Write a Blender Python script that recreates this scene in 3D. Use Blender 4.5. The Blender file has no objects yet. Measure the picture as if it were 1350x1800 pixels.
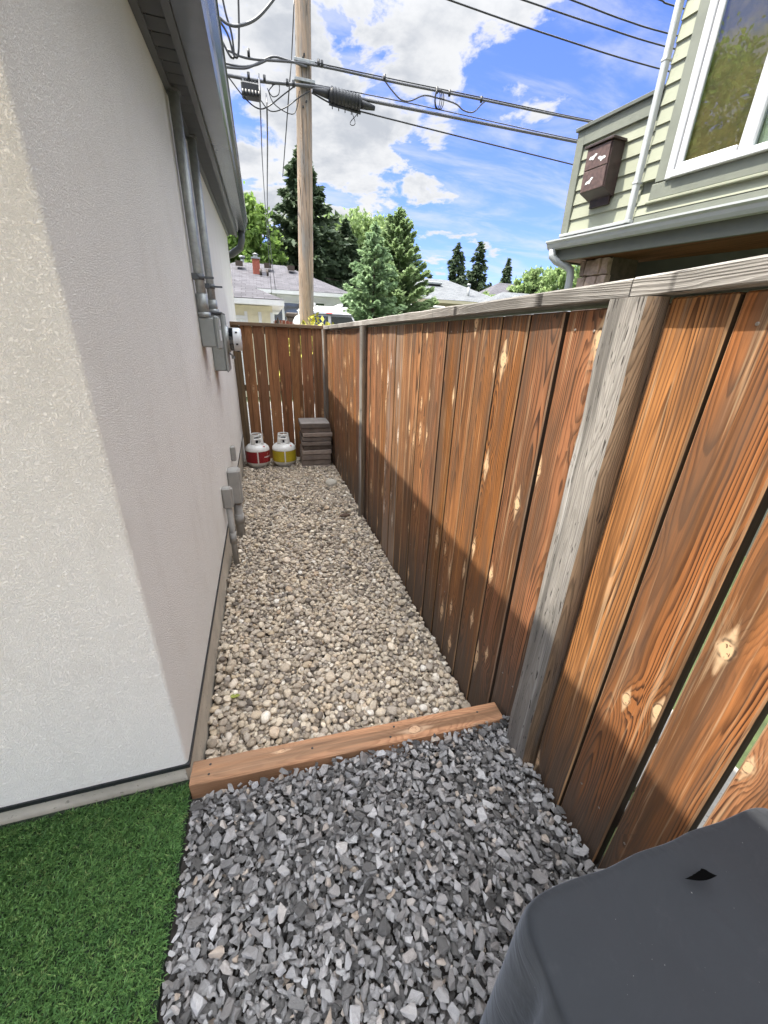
import bpy, bmesh, math, random
import numpy as np
from mathutils import Vector, Matrix, Euler

R = math.radians
rng = random.Random(7)
nrng = np.random.default_rng(11)
S = bpy.context.scene
COL = S.collection
S.render.engine = 'CYCLES'

# ---------------------------------------------------------------- camera
F = 680.0
CX, CY = 675.0, 900.0
CAMZ = 1.68


def unit(v):
    v = np.array(v, float)
    return v / np.linalg.norm(v)


_D = unit([-55, 1530, F])
_F0 = np.array([460 - CX, 592 - CY, F])
_Fw = unit(_F0 - _D * np.dot(_F0, _D))
_X = np.cross(_D, _Fw)
CM = np.array([_X, _Fw, -_D])                      # camera (x right, y down, z forward) -> world
cam_data = bpy.data.cameras.new('camera')
cam = bpy.data.objects.new('camera', cam_data)
COL.objects.link(cam)
rot = Matrix([[CM[i][0], -CM[i][1], -CM[i][2]] for i in range(3)])
cam.matrix_world = Matrix.Translation((0, 0, CAMZ)) @ rot.to_4x4()
cam_data.sensor_fit = 'VERTICAL'
cam_data.sensor_height = 24.0
cam_data.lens = F / 1800.0 * 24.0
cam_data.clip_start = 0.02
cam_data.clip_end = 3000
S.camera = cam
S.view_settings.view_transform = 'Standard'
S.view_settings.look = 'None'
S.view_settings.gamma = 1.0
S.view_settings.use_curve_mapping = False
S.view_settings.exposure = 2.57
S.cycles.use_denoising = True
S.cycles.max_bounces = 8
S.cycles.diffuse_bounces = 5
S.cycles.transparent_max_bounces = 6
S.render.filter_size = 1.25
S.cycles.use_adaptive_sampling = True
S.cycles.adaptive_threshold = 0.015

# sun: to the left and a little ahead, high
SUN = unit([-1.0, 0.33, 2.35])


# ---------------------------------------------------------------- node helper
class NT:
    def __init__(self, tree):
        self.t = tree
        self.n = tree.nodes
        self.l = tree.links

    def node(self, typ, ins=None, **props):
        nd = self.n.new(typ)
        for k, v in props.items():
            setattr(nd, k, v)
        if ins:
            for k, v in ins.items():
                self.put(nd.inputs[k], v)
        return nd

    def put(self, sock, v):
        if hasattr(v, 'is_output'):
            self.l.new(v, sock)
        elif isinstance(v, (tuple, list)):
            if sock.type == 'RGBA' and len(v) == 3:
                v = (*v, 1)
            sock.default_value = v
        else:
            sock.default_value = v

    def m(self, op, a, b=0.0, c=0.0, clamp=False):
        nd = self.n.new('ShaderNodeMath')
        nd.operation = op
        nd.use_clamp = clamp
        self.put(nd.inputs[0], a)
        self.put(nd.inputs[1], b)
        self.put(nd.inputs[2], c)
        return nd.outputs[0]

    def add(self, a, b): return self.m('ADD', a, b)
    def sub(self, a, b): return self.m('SUBTRACT', a, b)
    def mul(self, a, b): return self.m('MULTIPLY', a, b)

    def ss(self, x, a, b, lo=0.0, hi=1.0):
        nd = self.n.new('ShaderNodeMapRange')
        nd.interpolation_type = 'SMOOTHSTEP'
        self.put(nd.inputs[0], x)
        self.put(nd.inputs[1], a)
        self.put(nd.inputs[2], b)
        self.put(nd.inputs[3], lo)
        self.put(nd.inputs[4], hi)
        return nd.outputs[0]

    def vec(self, x, y, z):
        nd = self.n.new('ShaderNodeCombineXYZ')
        self.put(nd.inputs[0], x)
        self.put(nd.inputs[1], y)
        self.put(nd.inputs[2], z)
        return nd.outputs[0]

    def sep(self, v):
        nd = self.n.new('ShaderNodeSeparateXYZ')
        self.put(nd.inputs[0], v)
        return nd.outputs

    def noise(self, v, scale=1.0, detail=2.0, rough=0.5, dist=0.0, lac=2.0):
        nd = self.n.new('ShaderNodeTexNoise')
        self.put(nd.inputs['Vector'], v)
        nd.inputs['Scale'].default_value = scale
        nd.inputs['Detail'].default_value = detail
        nd.inputs['Roughness'].default_value = rough
        nd.inputs['Distortion'].default_value = dist
        nd.inputs['Lacunarity'].default_value = lac
        return nd.outputs[0]

    def mix(self, f, a, b, blend='MIX'):
        nd = self.n.new('ShaderNodeMix')
        nd.data_type = 'RGBA'
        nd.blend_type = blend
        self.put(nd.inputs[0], f)
        self.put(nd.inputs[6], a)
        self.put(nd.inputs[7], b)
        return nd.outputs[2]

    def ramp(self, f, stops):
        nd = self.n.new('ShaderNodeValToRGB')
        e = nd.color_ramp.elements
        while len(e) < len(stops):
            e.new(0.5)
        for i, (p, c) in enumerate(stops):
            e[i].position = p
            e[i].color = (*c, 1) if len(c) == 3 else c
        self.put(nd.inputs[0], f)
        return nd.outputs[0]

    def bump(self, h, strength=0.5, dist=0.01, normal=None):
        nd = self.n.new('ShaderNodeBump')
        nd.inputs['Strength'].default_value = strength
        nd.inputs['Distance'].default_value = dist
        self.put(nd.inputs['Height'], h)
        if normal is not None:
            self.put(nd.inputs['Normal'], normal)
        return nd.outputs[0]

    def hsv(self, col, h=0.5, s=1.0, v=1.0):
        nd = self.n.new('ShaderNodeHueSaturation')
        self.put(nd.inputs['Color'], col)
        self.put(nd.inputs['Hue'], h)
        self.put(nd.inputs['Saturation'], s)
        self.put(nd.inputs['Value'], v)
        return nd.outputs[0]


# ---------------------------------------------------------------- sky
world = bpy.data.worlds.new('World')
S.world = world
world.use_nodes = True
wt = NT(world.node_tree)
wt.n.clear()
sky = wt.node('ShaderNodeTexSky')
sky.sky_type = 'NISHITA'
sky.sun_disc = False
sky.sun_elevation = math.asin(SUN[2])
sky.sun_rotation = math.atan2(SUN[0], SUN[1])
sky.altitude = 1000
sky.air_density = 1.0
sky.dust_density = 0.4
sky.ozone_density = 2.0
SKY_STRENGTH = 0.10
dirv = wt.node('ShaderNodeTexCoord').outputs['Generated']
dx, dy, dz = wt.sep(dirv)
den = wt.m('MAXIMUM', wt.add(dz, 0.16), 0.03)
px_, py_ = wt.m('DIVIDE', dx, den), wt.m('DIVIDE', dy, den)
cv = wt.vec(wt.add(px_, 3.7), wt.add(py_, 1.3), 0.35)
n1 = wt.noise(cv, 3.6, 12, 0.60, 0.25)
n2 = wt.noise(wt.vec(wt.add(px_, 11.0), py_, 2.0), 0.75, 3, 0.5)
cov = wt.add(wt.mul(n1, 1.0), wt.mul(n2, 0.16))


def lobe(d, k):                                     # soft bias of the cloud cover round a direction
    d = unit(d)
    dot = wt.add(wt.add(wt.mul(dx, float(d[0])), wt.mul(dy, float(d[1]))), wt.mul(dz, float(d[2])))
    return wt.ss(dot, 1 - k, 1.0)


def pxdir(px, py):
    return CM @ np.array([px - CX, py - CY, F])


for (p, k, a) in [((690, 180), .10, .05), ((640, 30), .05, .03), ((880, 190), .03, .06), ((640, 320), .012, .05), ((450, 200), .03, .04),
                  ((1120, 120), .06, -.13), ((700, 350), .008, -.07), ((860, 400), .035, -.12), ((560, 370), .006, -.08), ((660, 60), .004, -.07)]:
    cov = wt.add(cov, wt.mul(lobe(pxdir(*p), k), a))
cov = wt.add(cov, wt.mul(wt.ss(dz, 0.5, 0.9), 0.08))  # more cloud overhead, out of view, added to lift the shade
cov = wt.add(cov, wt.mul(wt.ss(dy, 0.25, -0.6), 0.07))  # more cloud behind the camera, added to whiten light on the front wall
alpha = wt.ss(cov, 0.540, 0.625)
thick = wt.ss(cov, 0.56, 0.74)
n3 = wt.noise(wt.vec(wt.add(px_, 3.64), wt.add(py_, 1.34), 0.42), 3.1, 8, 0.6)
shade = wt.m('MULTIPLY', thick, wt.ss(n3, 0.34, 0.60), clamp=True)
ccol = wt.mix(shade, (1.58, 1.60, 1.64), (1.03, 1.09, 1.20))
sdot = wt.add(wt.add(wt.mul(dx, float(SUN[0])), wt.mul(dy, float(SUN[1]))), wt.mul(dz, float(SUN[2])))
cloud_gain = wt.mul(wt.ss(sdot, 0.6, 1.0, 1.0, 1.7), wt.ss(dz, 0.45, 0.95, 1.0, 7.0))   # clouds brighter near the sun; unseen ones overhead boosted to lift the shade
ccol = wt.mix(1.0, ccol, wt.vec(cloud_gain, cloud_gain, cloud_gain), 'MULTIPLY')
wisp = wt.mul(wt.ss(wt.noise(wt.vec(wt.mul(px_, 1.0), wt.mul(py_, 2.6), 5.0), 1.6, 10, 0.62, 0.4), 0.42, 0.72), 0.62)
alpha = wt.m('MAXIMUM', alpha, wisp)
alpha = wt.mul(alpha, wt.ss(dz, 0.0, 0.05))
skyc = wt.mix(1.0, sky.outputs[0], (0.305, 0.335, 0.56), 'MULTIPLY')
fin = wt.mix(alpha, skyc, ccol)
bg = wt.node('ShaderNodeBackground', {'Color': fin, 'Strength': SKY_STRENGTH})
wo = wt.node('ShaderNodeOutputWorld', {'Surface': bg.outputs[0]})

sd = bpy.data.lights.new('sun', 'SUN')
sd.energy = 2.0
sd.angle = R(0.5)
sd.color = (1.0, 0.93, 0.82)
so = bpy.data.objects.new('sun', sd)
COL.objects.link(so)
so.location = (-20, 6, 40)
so.rotation_euler = Vector(SUN).to_track_quat('Z', 'Y').to_euler()


# ---------------------------------------------------------------- materials
def new_mat(name):
    m = bpy.data.materials.new(name)
    m.use_nodes = True
    t = NT(m.node_tree)
    b = t.n['Principled BSDF']
    return m, t, b


def finish(t, b, col, rough=0.7, bump=None, metal=0.0, spec=0.5):
    t.put(b.inputs['Base Color'], col)
    t.put(b.inputs['Roughness'], rough)
    t.put(b.inputs['Metallic'], metal)
    b.inputs['Specular IOR Level'].default_value = spec
    if bump is not None:
        t.put(b.inputs['Normal'], bump)


def simple(name, col, rough=0.6, metal=0.0, var=0.12, scale=8.0, spec=0.5, bump=0.0, bscale=60):
    m, t, b = new_mat(name)
    oc = t.node('ShaderNodeTexCoord').outputs['Object']
    n = t.noise(oc, scale, 6, 0.65)
    c = t.mix(t.ss(n, 0.3, 0.7), tuple(x * (1 - var) for x in col), tuple(min(1, x * (1 + var)) for x in col))
    r = t.add(rough - 0.06, t.mul(n, 0.12))
    bp = t.bump(t.noise(oc, bscale, 4, 0.6), bump, 0.003) if bump else None
    finish(t, b, c, r, bp, metal, spec)
    return m


def wood(name, early, late, pale, grey, axis='Z', freq=150.0, *args, clen=2.2, **kw):
    return _wood(name, early, late, pale, grey, axis, freq, *args, clen=clen, **kw)


def _wood(name, early, late, pale, grey, axis='Z', freq=150.0, grey_amt=0.3, knots=True, crack=0.2, latea=0.85, bump=0.5, pale_amt=0.6, damp=0.0, cross='X', clen=2.2):
    m, t, b = new_mat(name)
    oc = t.node('ShaderNodeTexCoord').outputs['Object']
    x, y, z = t.sep(oc)
    rnd = t.node('ShaderNodeObjectInfo').outputs['Random']
    ax = {'X': x, 'Y': y, 'Z': z}
    l = ax[axis]
    rest = [k for k in 'XYZ' if k != axis]
    u = ax[cross]
    d = ax[[k for k in rest if k != cross][0]]
    s1 = t.mul(rnd, 53.0)
    r2 = t.m('FRACT', t.mul(rnd, 17.31))
    r3 = t.m('FRACT', t.mul(rnd, 91.7))
    l = t.add(l, t.mul(r2, 9.0))
    # knots
    vor = t.node('ShaderNodeTexVoronoi', {'Vector': t.vec(t.add(t.mul(u, 5.5), t.mul(rnd, 77.0)), t.mul(l, 3.1), 0.0), 'Scale': 1.0, 'Randomness': 0.9})
    vor.voronoi_dimensions = '2D'
    vr, vg, vb = t.sep(vor.outputs['Color'])
    ppx, ppy, _z = t.sep(vor.outputs['Position'])
    wob = t.mul(t.sub(t.noise(t.vec(t.mul(u, 40), t.mul(l, 24), s1), 1.0, 3), 0.5), 0.07)
    kdu = t.sub(t.add(t.mul(u, 5.5), t.mul(rnd, 77.0)), ppx)
    kdl = t.sub(t.mul(l, 3.1), ppy)
    dk = t.add(t.m('SQRT', t.add(t.mul(kdu, kdu), t.mul(t.mul(kdl, kdl), 1.1))), wob)
    dh = t.add(t.add(t.m('ABSOLUTE', kdu), t.mul(t.m('ABSOLUTE', kdl), 0.50)), wob)
    pres = t.m('GREATER_THAN', vr, 0.28 if knots else 2.0)
    krad = t.add(0.050, t.mul(vg, 0.065))
    kn = t.m('DIVIDE', dk, krad)
    kb = t.mul(pres, t.m('EXPONENT', t.mul(t.mul(kn, kn), -0.10)))
    # rings of a flat-sawn board
    wl = t.mul(t.sub(t.noise(t.vec(t.mul(u, 2.5), t.mul(l, 0.8), s1), 1.0, 2), 0.5), 0.075)
    wf = t.mul(t.sub(t.noise(t.vec(t.mul(u, 22), t.mul(l, 3.0), s1), 1.0, 3), 0.5), 0.011)
    u0 = t.mul(t.sub(r2, 0.5), 0.16)
    dd = t.add(t.add(t.mul(t.sub(t.noise(t.vec(s1, t.mul(l, 0.75), 0.3), 1.0, 1), 0.5), 0.20), 0.03), d)
    uu = t.add(u, u0)
    rr = t.m('SQRT', t.add(t.mul(uu, uu), t.mul(dd, dd)))
    rr = t.add(rr, t.mul(t.sub(t.noise(t.vec(t.mul(rr, 28), s1, 0.7), 1.0, 3, .6), 0.5), 0.034))
    ring = t.add(t.add(t.add(rr, wl), wf), t.mul(kb, 0.026))
    saw = t.m('FRACT', t.mul(ring, freq))
    band = t.mul(t.ss(saw, 0.32, 0.86), t.ss(saw, 0.90, 1.0, 1.0, 0.0))
    fine = t.noise(t.vec(t.mul(u, 420), t.mul(l, 9), t.add(s1, t.mul(d, 420))), 1.0, 3, 0.6)
    med = t.noise(t.vec(t.mul(u, 45), t.mul(l, 1.6), s1), 1.0, 4, 0.6)
    big = t.noise(t.vec(t.mul(u, 8), t.mul(l, 1.4), t.add(s1, 3.0)), 1.0, 3, 0.6)
    la = t.mul(t.ss(t.noise(t.vec(t.mul(u, 10), t.mul(l, 0.9), t.add(s1, 9.0)), 1.0, 2), 0.25, 0.58, 0.25, 1.0), latea)
    c = t.mix(t.mul(band, la), early, late)
    c = t.hsv(c, t.add(0.491, t.mul(r3, 0.012)), t.add(0.93, t.mul(r2, 0.15)), t.add(t.add(0.68, t.mul(rnd, 0.48)), t.mul(t.sub(fine, 0.5), 0.95)))
    c = t.mix(t.mul(t.ss(big, 0.40, 0.66), 0.6), c, tuple(v * 0.40 for v in early))
    dst = t.noise(t.vec(t.mul(u, 24), t.mul(l, 0.55), t.add(s1, 41.0)), 1.0, 4, 0.65)
    c = t.mix(t.mul(t.ss(dst, 0.49, 0.63), 0.80), c, tuple(v * 0.30 for v in early))
    # bleached streaks
    st = t.mul(t.ss(t.noise(t.vec(t.mul(u, 60), t.mul(l, 1.1), t.add(s1, 21.0)), 1.0, 3, 0.7), 0.58, 0.70), pale_amt)
    c = t.mix(st, c, pale)
    # grey weathering in uneven patches
    gw = t.mul(t.ss(t.add(t.mul(big, 0.5), t.mul(med, 0.5)), 0.45, 0.66), grey_amt)
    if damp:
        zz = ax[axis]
        gw = t.m('MAXIMUM', gw, t.mul(t.ss(t.add(zz, t.mul(t.sub(med, 0.5), 0.9)), 0.08, 0.75, 1.0, 0.0), damp))  # weathered foot, its grey also darkened to deepen the shaded lower part
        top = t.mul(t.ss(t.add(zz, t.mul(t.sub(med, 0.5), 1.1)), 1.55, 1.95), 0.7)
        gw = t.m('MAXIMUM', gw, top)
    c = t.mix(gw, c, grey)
    # knots: pale halo, tan core, dark rim
    halo = t.ss(t.add(t.m('DIVIDE', dh, krad), t.mul(t.sub(med, .5), 1.2)), 0.7, 1.6, 0.75, 0.0)
    c = t.mix(t.mul(pres, halo), c, pale)
    c = t.mix(t.mul(pres, t.ss(kn, 0.75, 0.95, 0.8, 0.0)), c, tuple(p * .8 + e * .35 for p, e in zip(pale, early)))
    spoke = t.ss(t.noise(t.vec(t.mul(u, 170), t.mul(l, 90), s1), 1.0, 2), .60, .66)
    c = t.mix(t.mul(t.mul(pres, t.ss(kn, .5, .9, .8, 0)), spoke), c, late)
    rim = t.mul(t.mul(pres, t.ss(kn, 0.72, 0.95)), t.ss(kn, 0.98, 1.25, 1.0, 0.0))
    c = t.mix(t.mul(rim, t.ss(t.noise(t.vec(t.mul(u, 60), t.mul(l, 60), s1), 1.0, 2), .38, .62, .1, .75)), c, tuple(v * 0.5 for v in late))
    ck = t.mul(t.ss(t.noise(t.vec(t.mul(u, 75 if clen < 5 else 190), t.mul(l, clen), t.add(s1, 33.0)), 1.0, 2, 0.5), 0.645, 0.69), crack)
    c = t.mix(ck, c, (0.015, 0.012, 0.01))
    h = t.add(t.mul(band, 0.5), t.add(t.mul(fine, 0.5), t.mul(ck, -1.5)))
    finish(t, b, c, 0.72, t.bump(h, bump, 0.0016), 0, 0.25)
    return m


M = {}
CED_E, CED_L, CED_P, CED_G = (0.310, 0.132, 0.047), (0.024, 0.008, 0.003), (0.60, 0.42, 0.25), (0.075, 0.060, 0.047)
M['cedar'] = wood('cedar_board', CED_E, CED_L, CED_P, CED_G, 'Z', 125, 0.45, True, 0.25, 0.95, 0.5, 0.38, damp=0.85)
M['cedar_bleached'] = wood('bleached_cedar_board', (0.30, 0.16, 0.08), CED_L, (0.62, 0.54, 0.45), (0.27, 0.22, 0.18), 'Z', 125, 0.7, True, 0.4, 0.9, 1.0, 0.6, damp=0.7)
M['pale_edge'] = wood('pale_board_edge', (0.40, 0.23, 0.115), (0.22, 0.11, 0.05), (0.60, 0.45, 0.29), (0.20, 0.16, 0.13), 'Z', 90, 0.4, False, 0.3, 0.4, 0.8, 0.2)  # board chamfers, paler than the faces
M['board_side'] = wood('shaded_board_side', (0.055, 0.034, 0.02), (0.03, 0.018, 0.01), (0.09, 0.06, 0.04), (0.05, 0.04, 0.033), 'Z', 90, 0.4, False, 0.3, 0.4, 0.3, 0.2, cross='Y')  # sides painted near black so shade in the board gaps reads dark
M['cedar_new'] = wood('cedar_gate_board', (0.29, 0.135, 0.058), (0.15, 0.062, 0.026), (0.38, 0.23, 0.12), (0.25, 0.15, 0.09), 'Z', 110, 0.15, True, 0.05, 0.5, 0.3, 0.15)
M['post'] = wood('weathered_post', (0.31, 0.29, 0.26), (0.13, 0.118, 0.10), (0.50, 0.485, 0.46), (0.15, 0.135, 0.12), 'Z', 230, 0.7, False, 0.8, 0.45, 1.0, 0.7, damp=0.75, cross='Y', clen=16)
M['postside'] = wood('weathered_post_brown', (0.20, 0.135, 0.08), (0.075, 0.05, 0.03), (0.30, 0.24, 0.165), (0.10, 0.085, 0.072), 'Z', 260, 0.8, False, 0.8, 0.7, 0.8, 0.5, cross='X', clen=9)
M['cap'] = wood('weathered_cap', (0.41, 0.385, 0.35), (0.11, 0.097, 0.083), (0.52, 0.50, 0.475), (0.17, 0.157, 0.14), 'Y', 210, 0.55, False, 0.85, 0.8, 1.0, 0.9, cross='X', clen=7)
M['cap_far'] = wood('brown_cap', (0.25, 0.17, 0.10), (0.15, 0.10, 0.055), (0.35, 0.26, 0.17), (0.19, 0.15, 0.11), 'X', 120, 0.4, False, 0.2, 0.5, 0.4, 0.2, cross='Y')
M['post_far'] = wood('treated_post', (0.24, 0.165, 0.09), (0.14, 0.09, 0.045), (0.33, 0.25, 0.16), (0.18, 0.14, 0.10), 'Z', 120, 0.3, False, 0.2, 0.5, 0.4, 0.2)
M['timber'] = wood('edging_timber', (0.40, 0.225, 0.12), (0.22, 0.11, 0.055), (0.46, 0.31, 0.195), (0.26, 0.17, 0.11), 'X', 170, 0.35, True, 0.2, 0.6, 0.5, 0.3, cross='Y')
M['pole'] = wood('pole_wood', (0.34, 0.26, 0.18), (0.20, 0.135, 0.08), (0.44, 0.38, 0.31), (0.26, 0.24, 0.215), 'Z', 170, 1.0, False, 1.0, 0.6, 0.9, 0.8)
M['slat'] = wood('reddish_picket', (0.20, 0.060, 0.035), (0.12, 0.035, 0.02), (0.3, 0.12, 0.08), (0.16, 0.08, 0.06), 'Z', 100, 0.3, False, 0.1, 0.5, 0.3, 0.1)


def stucco_mat():
    m, t, b = new_mat('stucco')
    oc = t.node('ShaderNodeTexCoord').outputs['Object']
    wv = t.noise(oc, 60, 2, 0.5)
    oc2 = t.node('ShaderNodeVectorMath', {0: oc, 1: t.vec(t.mul(wv, .006), t.mul(t.noise(oc, 47, 2), .006), t.mul(wv, .006))}, operation='ADD').outputs[0]
    a = t.noise(oc2, 250, 4, 0.65)
    v = t.node('ShaderNodeTexVoronoi', {'Vector': oc2, 'Scale': 140.0}, feature='SMOOTH_F1').outputs['Distance']
    h = t.add(t.ss(a, 0.34, 0.62), t.mul(v, -0.7))
    big = t.noise(oc, 1.3, 4, 0.6)
    c = t.mix(t.ss(big, 0.3, 0.7), (0.83, 0.81, 0.765), (0.87, 0.85, 0.805))
    c = t.mix(t.ss(a, 0.30, 0.46, 0.16, 0.0), c, (0.40, 0.39, 0.38))  # pits darkened in the colour, standing in for crevice shade
    # rust-brown runs under the two boxes
    x, y, z = t.sep(oc)
    for (yy, zt, w, ln) in ((2.96, 1.60, .022, .16), (3.44, 1.42, .02, .16), (2.93, 1.60, .012, .10)):
        g = t.mul(t.ss(t.m('ABSOLUTE', t.sub(y, yy)), 0.0, w, 1.0, 0.0), t.mul(t.ss(z, zt - ln, zt, 0.0, 1.0), t.m('LESS_THAN', z, zt + .05)))
        c = t.mix(t.mul(g, 0.6), c, (0.16, 0.10, 0.06))
    # dusty band low down
    dn = t.noise(t.vec(t.mul(x, 6), t.mul(y, 6), t.mul(z, 3)), 1.0, 4, 0.6)
    c = t.mix(t.mul(t.ss(dn, 0.48, 0.7), 0.10), c, (0.50, 0.45, 0.38))
    finish(t, b, c, 1.0, t.bump(h, 0.85, 0.0031), 0, 0.0)
    return m


M['stucco'] = stucco_mat()


def concrete_mat(name, base, sc=1.0):
    m, t, b = new_mat(name)
    oc = t.node('ShaderNodeTexCoord').outputs['Object']
    n = t.noise(oc, 5 * sc, 8, 0.65)
    f = t.noise(oc, 260 * sc, 3, 0.6)
    pit = t.ss(t.noise(oc, 70 * sc, 2, 0.4), 0.66, 0.72)
    c = t.mix(t.ss(n, 0.3, 0.7), tuple(v * 0.78 for v in base), tuple(v * 1.15 for v in base))
    c = t.mix(t.mul(f, 0.35), c, tuple(v * 0.6 for v in base))
    c = t.mix(t.mul(pit, 0.6), c, tuple(v * 0.35 for v in base))
    if sc > 1.5:
        c = t.hsv(c, 0.5, 1.0, t.add(0.6, t.mul(t.node('ShaderNodeObjectInfo').outputs['Random'], 0.8)))
    finish(t, b, c, 0.9, t.bump(t.add(f, t.mul(pit, -1.2)), 0.5, 0.002), 0, 0.2)
    return m


M['concrete'] = concrete_mat('foundation_concrete', (0.52, 0.475, 0.40))
M['slab'] = concrete_mat('paving_slab', (0.24, 0.195, 0.165), 2.0)
M['slab_top'] = concrete_mat('paving_slab_top', (0.42, 0.385, 0.355), 2.0)
M['dark_metal'] = simple('charcoal_metal', (0.085, 0.094, 0.104), 0.45, 0.0, 0.1, 3)
M['soffit'] = simple('soffit_metal', (0.15, 0.165, 0.18), 0.5, 0.0, 0.1, 3)
M['gutter'] = simple('gutter_metal', (0.10, 0.112, 0.128), 0.2, 0.0, 0.08, 3)
M['black'] = simple('black_trim', (0.012, 0.013, 0.015), 0.5)
M['galv'] = simple('galvanised_steel', (0.33, 0.345, 0.34), 0.5, 0.55, 0.18, 25, bump=0.1)
M['greybox'] = simple('grey_enamel', (0.255, 0.275, 0.268), 0.45, 0.0, 0.08, 12)
M['pvc'] = simple('grey_plastic', (0.30, 0.295, 0.275), 0.5, 0.0, 0.08, 12)
M['whiteplastic'] = simple('white_plastic', (0.62, 0.64, 0.66), 0.35, 0.0, 0.05)
M['whitepaint'] = simple('white_paint', (0.68, 0.68, 0.67), 0.45, 0.0, 0.05, 5)
M['rubber'] = simple('cable_black', (0.02, 0.021, 0.023), 0.5)
M['cable_grey'] = simple('cable_grey', (0.09, 0.092, 0.10), 0.5)
M['shrub'] = simple('yellow_leaf', (0.42, 0.40, 0.06), 0.6, 0, 0.4, 12)
M['soil'] = simple('soil', (0.035, 0.03, 0.026), 0.95, 0, 0.3, 20, bump=0.5)
M['asphalt'] = simple('lane_gravel', (0.22, 0.21, 0.19), 0.95, 0, 0.25, 12, bump=0.4)
M['screw'] = simple('screw_steel', (0.22, 0.19, 0.16), 0.6, 0.3)


def glass_mat(name, tint, rough=0.03):
    m, t, b = new_mat(name)
    oc = t.node('ShaderNodeTexCoord').outputs['Object']
    w = t.noise(oc, 1.5, 2, 0.5)
    finish(t, b, tint, rough, t.bump(w, 0.05, 0.02), 0, 0.9)
    b.inputs['IOR'].default_value = 1.6
    b.inputs['Coat Weight'].default_value = 1.0
    b.inputs['Coat Roughness'].default_value = 0.02
    return m


M['darkglass'] = glass_mat('dark_glass', (0.012, 0.015, 0.018))


def leaf_mat(name, a, bcol, sc=2.0, trans=0.35):
    m, t, b = new_mat(name)
    oc = t.node('ShaderNodeTexCoord').outputs['Object']
    n = t.noise(oc, sc, 5, 0.7)
    f = t.noise(oc, sc * 12, 2, 0.6)
    k = t.add(t.mul(n, 0.6), t.mul(f, 0.4))
    c = t.mix(t.ss(k, 0.35, 0.65), a, bcol)
    finish(t, b, c, 0.6, None, 0, 0.3)
    tr = t.node('ShaderNodeBsdfTranslucent', {'Color': c})
    mx = t.node('ShaderNodeMixShader', {0: trans, 1: b.outputs[0], 2: tr.outputs[0]})
    t.l.new(mx.outputs[0], t.n['Material Output'].inputs[0])
    return m


M['spruce'] = leaf_mat('spruce_needles', (0.045, 0.075, 0.040), (0.095, 0.130, 0.065), 1.2, 0.3)
M['blue'] = leaf_mat('blue_spruce_needles', (0.15, 0.24, 0.125), (0.30, 0.41, 0.21), 2.5, 0.45)
M['pine'] = leaf_mat('pine_needles', (0.15, 0.225, 0.095), (0.29, 0.38, 0.185), 2.0, 0.5)
M['leaf'] = leaf_mat('broad_leaves', (0.10, 0.18, 0.04), (0.24, 0.35, 0.09), 1.5, 0.55)
M['leaf_pale'] = leaf_mat('pale_leaves', (0.17, 0.25, 0.09), (0.32, 0.42, 0.18), 1.5, 0.55)
M['bark'] = simple('bark', (0.09, 0.07, 0.055), 0.9, 0, 0.3, 14, bump=0.6)
M['lawn'] = simple('lawn', (0.045, 0.062, 0.020), 0.9, 0, 0.35, 6, bump=0.6, bscale=90)


def shingle_mat(name, a, bcol, course=0.14, wid=0.30):
    m, t, b = new_mat(name)
    uv = t.node('ShaderNodeTexCoord').outputs['UV']
    br = t.node('ShaderNodeTexBrick', {'Vector': uv, 'Color1': (*a, 1), 'Color2': (*bcol, 1), 'Mortar': (a[0] * .35, a[1] * .35, a[2] * .35, 1), 'Scale': 1.0,
                                       'Mortar Size': 0.010, 'Brick Width': wid, 'Row Height': course, 'Bias': 0.0, 'Mortar Smooth': 0.2})
    br.offset = 0.37
    n = t.noise(uv, 3.0, 5, 0.7)
    c = t.mix(t.mul(t.ss(n, 0.3, 0.7), 0.5), br.outputs['Color'], bcol)
    c = t.mix(t.mul(t.noise(uv, 150, 2, 0.6), 0.5), c, tuple(v * .6 for v in a))
    finish(t, b, c, 0.9, t.bump(br.outputs['Fac'], -0.6, 0.015), 0, 0.2)
    return m


M['shingle'] = shingle_mat('grey_shingles', (0.060, 0.058, 0.066), (0.125, 0.121, 0.134))
M['shingle_pale'] = shingle_mat('pale_shingles', (0.105, 0.112, 0.120), (0.165, 0.174, 0.182))


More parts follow.
